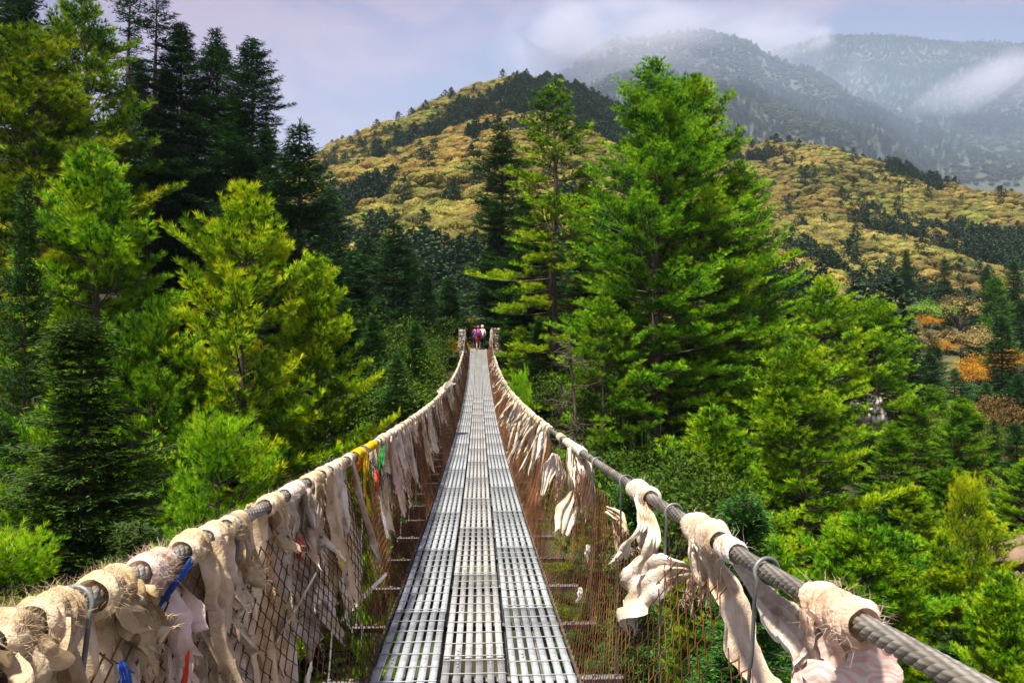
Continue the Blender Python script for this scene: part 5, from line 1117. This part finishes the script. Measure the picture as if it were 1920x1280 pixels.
person(BX - .25, YE + 1.1, ze + .0, .1, 'dark-clothed hiker mostly hidden behind the magenta jacket', (.03, .04, .07), (.015, .02, .05), (.03, .02, .015), False, False, .93)
#END_PEOPLE
# ------------------------------------------------------------------ haze and mist
def vol(name, dens, colr, aniso=.2):
    m = bpy.data.materials.new(name); m.use_nodes = True; nt = m.node_tree; nt.nodes.clear(); o = N(nt, 'ShaderNodeOutputMaterial'); v = N(nt, 'ShaderNodeVolumePrincipled'); v.inputs['Density'].default_value = dens
    v.inputs['Color'].default_value = (*colr, 1); v.inputs['Anisotropy'].default_value = aniso; nt.links.new(v.outputs[0], o.inputs['Volume']); return m, nt, v
hm, _, _ = vol('haze_air', .00012, (.62, .74, .96))
mb = MB(); mb.box((0, 1500, 350), (9000, 8000, 830)); o = mb.build('haze', hm); tag(o, kind='stuff')

def mist(px, py, d, size, dens, seed, label, rot=0, thr=.42):
    m, nt, v = vol('mist_' + str(seed), 0, (.86, .84, .94), .1)
    tc_ = N(nt, 'ShaderNodeTexCoord'); ln = N(nt, 'ShaderNodeVectorMath', operation='LENGTH'); nt.links.new(tc_.outputs['Object'], ln.inputs[0])
    n_ = N(nt, 'ShaderNodeTexNoise'); n_.inputs['Scale'].default_value = 1.5; n_.inputs['Detail'].default_value = 4; n_.inputs['Distortion'].default_value = .4
    ad = N(nt, 'ShaderNodeVectorMath', operation='ADD'); ad.inputs[1].default_value = (seed * 3.1, seed * 1.7, 0); nt.links.new(tc_.outputs['Object'], ad.inputs[0]); nt.links.new(ad.outputs[0], n_.inputs[0])
    f = N(nt, 'ShaderNodeMath', operation='SUBTRACT'); f.inputs[0].default_value = 1.0; nt.links.new(ln.outputs['Value'], f.inputs[1])
    a = N(nt, 'ShaderNodeMath', operation='MULTIPLY_ADD'); nt.links.new(f.outputs[0], a.inputs[0]); a.inputs[1].default_value = .55; nt.links.new(n_.outputs[0], a.inputs[2])
    b_ = N(nt, 'ShaderNodeMapRange'); b_.inputs['From Min'].default_value = thr + .2; b_.inputs['From Max'].default_value = 1.0; b_.inputs['To Max'].default_value = dens; nt.links.new(a.outputs[0], b_.inputs['Value'])
    ed = N(nt, 'ShaderNodeMapRange'); ed.inputs['From Min'].default_value = 0; ed.inputs['From Max'].default_value = .35; nt.links.new(f.outputs[0], ed.inputs['Value'])
    mu = N(nt, 'ShaderNodeMath', operation='MULTIPLY'); nt.links.new(b_.outputs[0], mu.inputs[0]); nt.links.new(ed.outputs[0], mu.inputs[1]); nt.links.new(mu.outputs[0], v.inputs['Density'])
    bm = bmesh.new(); bmesh.ops.create_icosphere(bm, subdivisions=3, radius=1); me = bpy.data.meshes.new('mist'); bm.to_mesh(me); bm.free(); me.materials.append(m)
    o = link('mist', me, loc=P(px, py, d)); o.scale = size; o.rotation_euler = (0, rot, -YAW); tag(o, label, None, kind='stuff'); return o
mist(1230, 40, 1120, (210, 120, 55), .012, 1, None)
mist(1050, 80, 1150, (130, 120, 80), .012, 2, None)
mist(1430, 78, 1300, (150, 120, 55), .014, 3, None)
mist(1530, 105, 1250, (38, 60, 70), .020, 4, None, rot=.35)
mist(1900, 150, 1150, (150, 100, 65), .010, 5, None, rot=-.35)
mist(1800, 170, 1150, (120, 80, 40), .007, 7, None, rot=-.5)
mist(1150, 120, 1000, (190, 90, 45), .005, 6, None)
mist(1560, 150, 1300, (90, 80, 60), .005, 8, None)

def mist_bank(px, py, d, size, dens, name_, power=1.0):
    m, nt, v = vol(name_, 0, (.60, .76, .98), .1)
    tc_ = N(nt, 'ShaderNodeTexCoord'); ln = N(nt, 'ShaderNodeVectorMath', operation='LENGTH'); nt.links.new(tc_.outputs['Object'], ln.inputs[0])
    r_ = N(nt, 'ShaderNodeMapRange'); r_.interpolation_type = 'SMOOTHSTEP'; r_.inputs['From Min'].default_value = 1.0; r_.inputs['From Max'].default_value = .45; r_.inputs['To Min'].default_value = 0; r_.inputs['To Max'].default_value = dens
    nt.links.new(ln.outputs['Value'], r_.inputs['Value']); nt.links.new(r_.outputs[0], v.inputs['Density'])
    bm = bmesh.new(); bmesh.ops.create_icosphere(bm, subdivisions=4, radius=1); me = bpy.data.meshes.new('mist'); bm.to_mesh(me); bm.free(); me.materials.append(m)
    o = link('mist', me, loc=P(px, py, d)); o.scale = size; o.rotation_euler = (0, 0, -YAW); tag(o, None, None, kind='stuff'); return o
mist_bank(1350, 330, 1150, (1300, 560, 330), .0009, 'mountain_fade_mist')  # extra mist added so the mountain fades without thickening the near haze
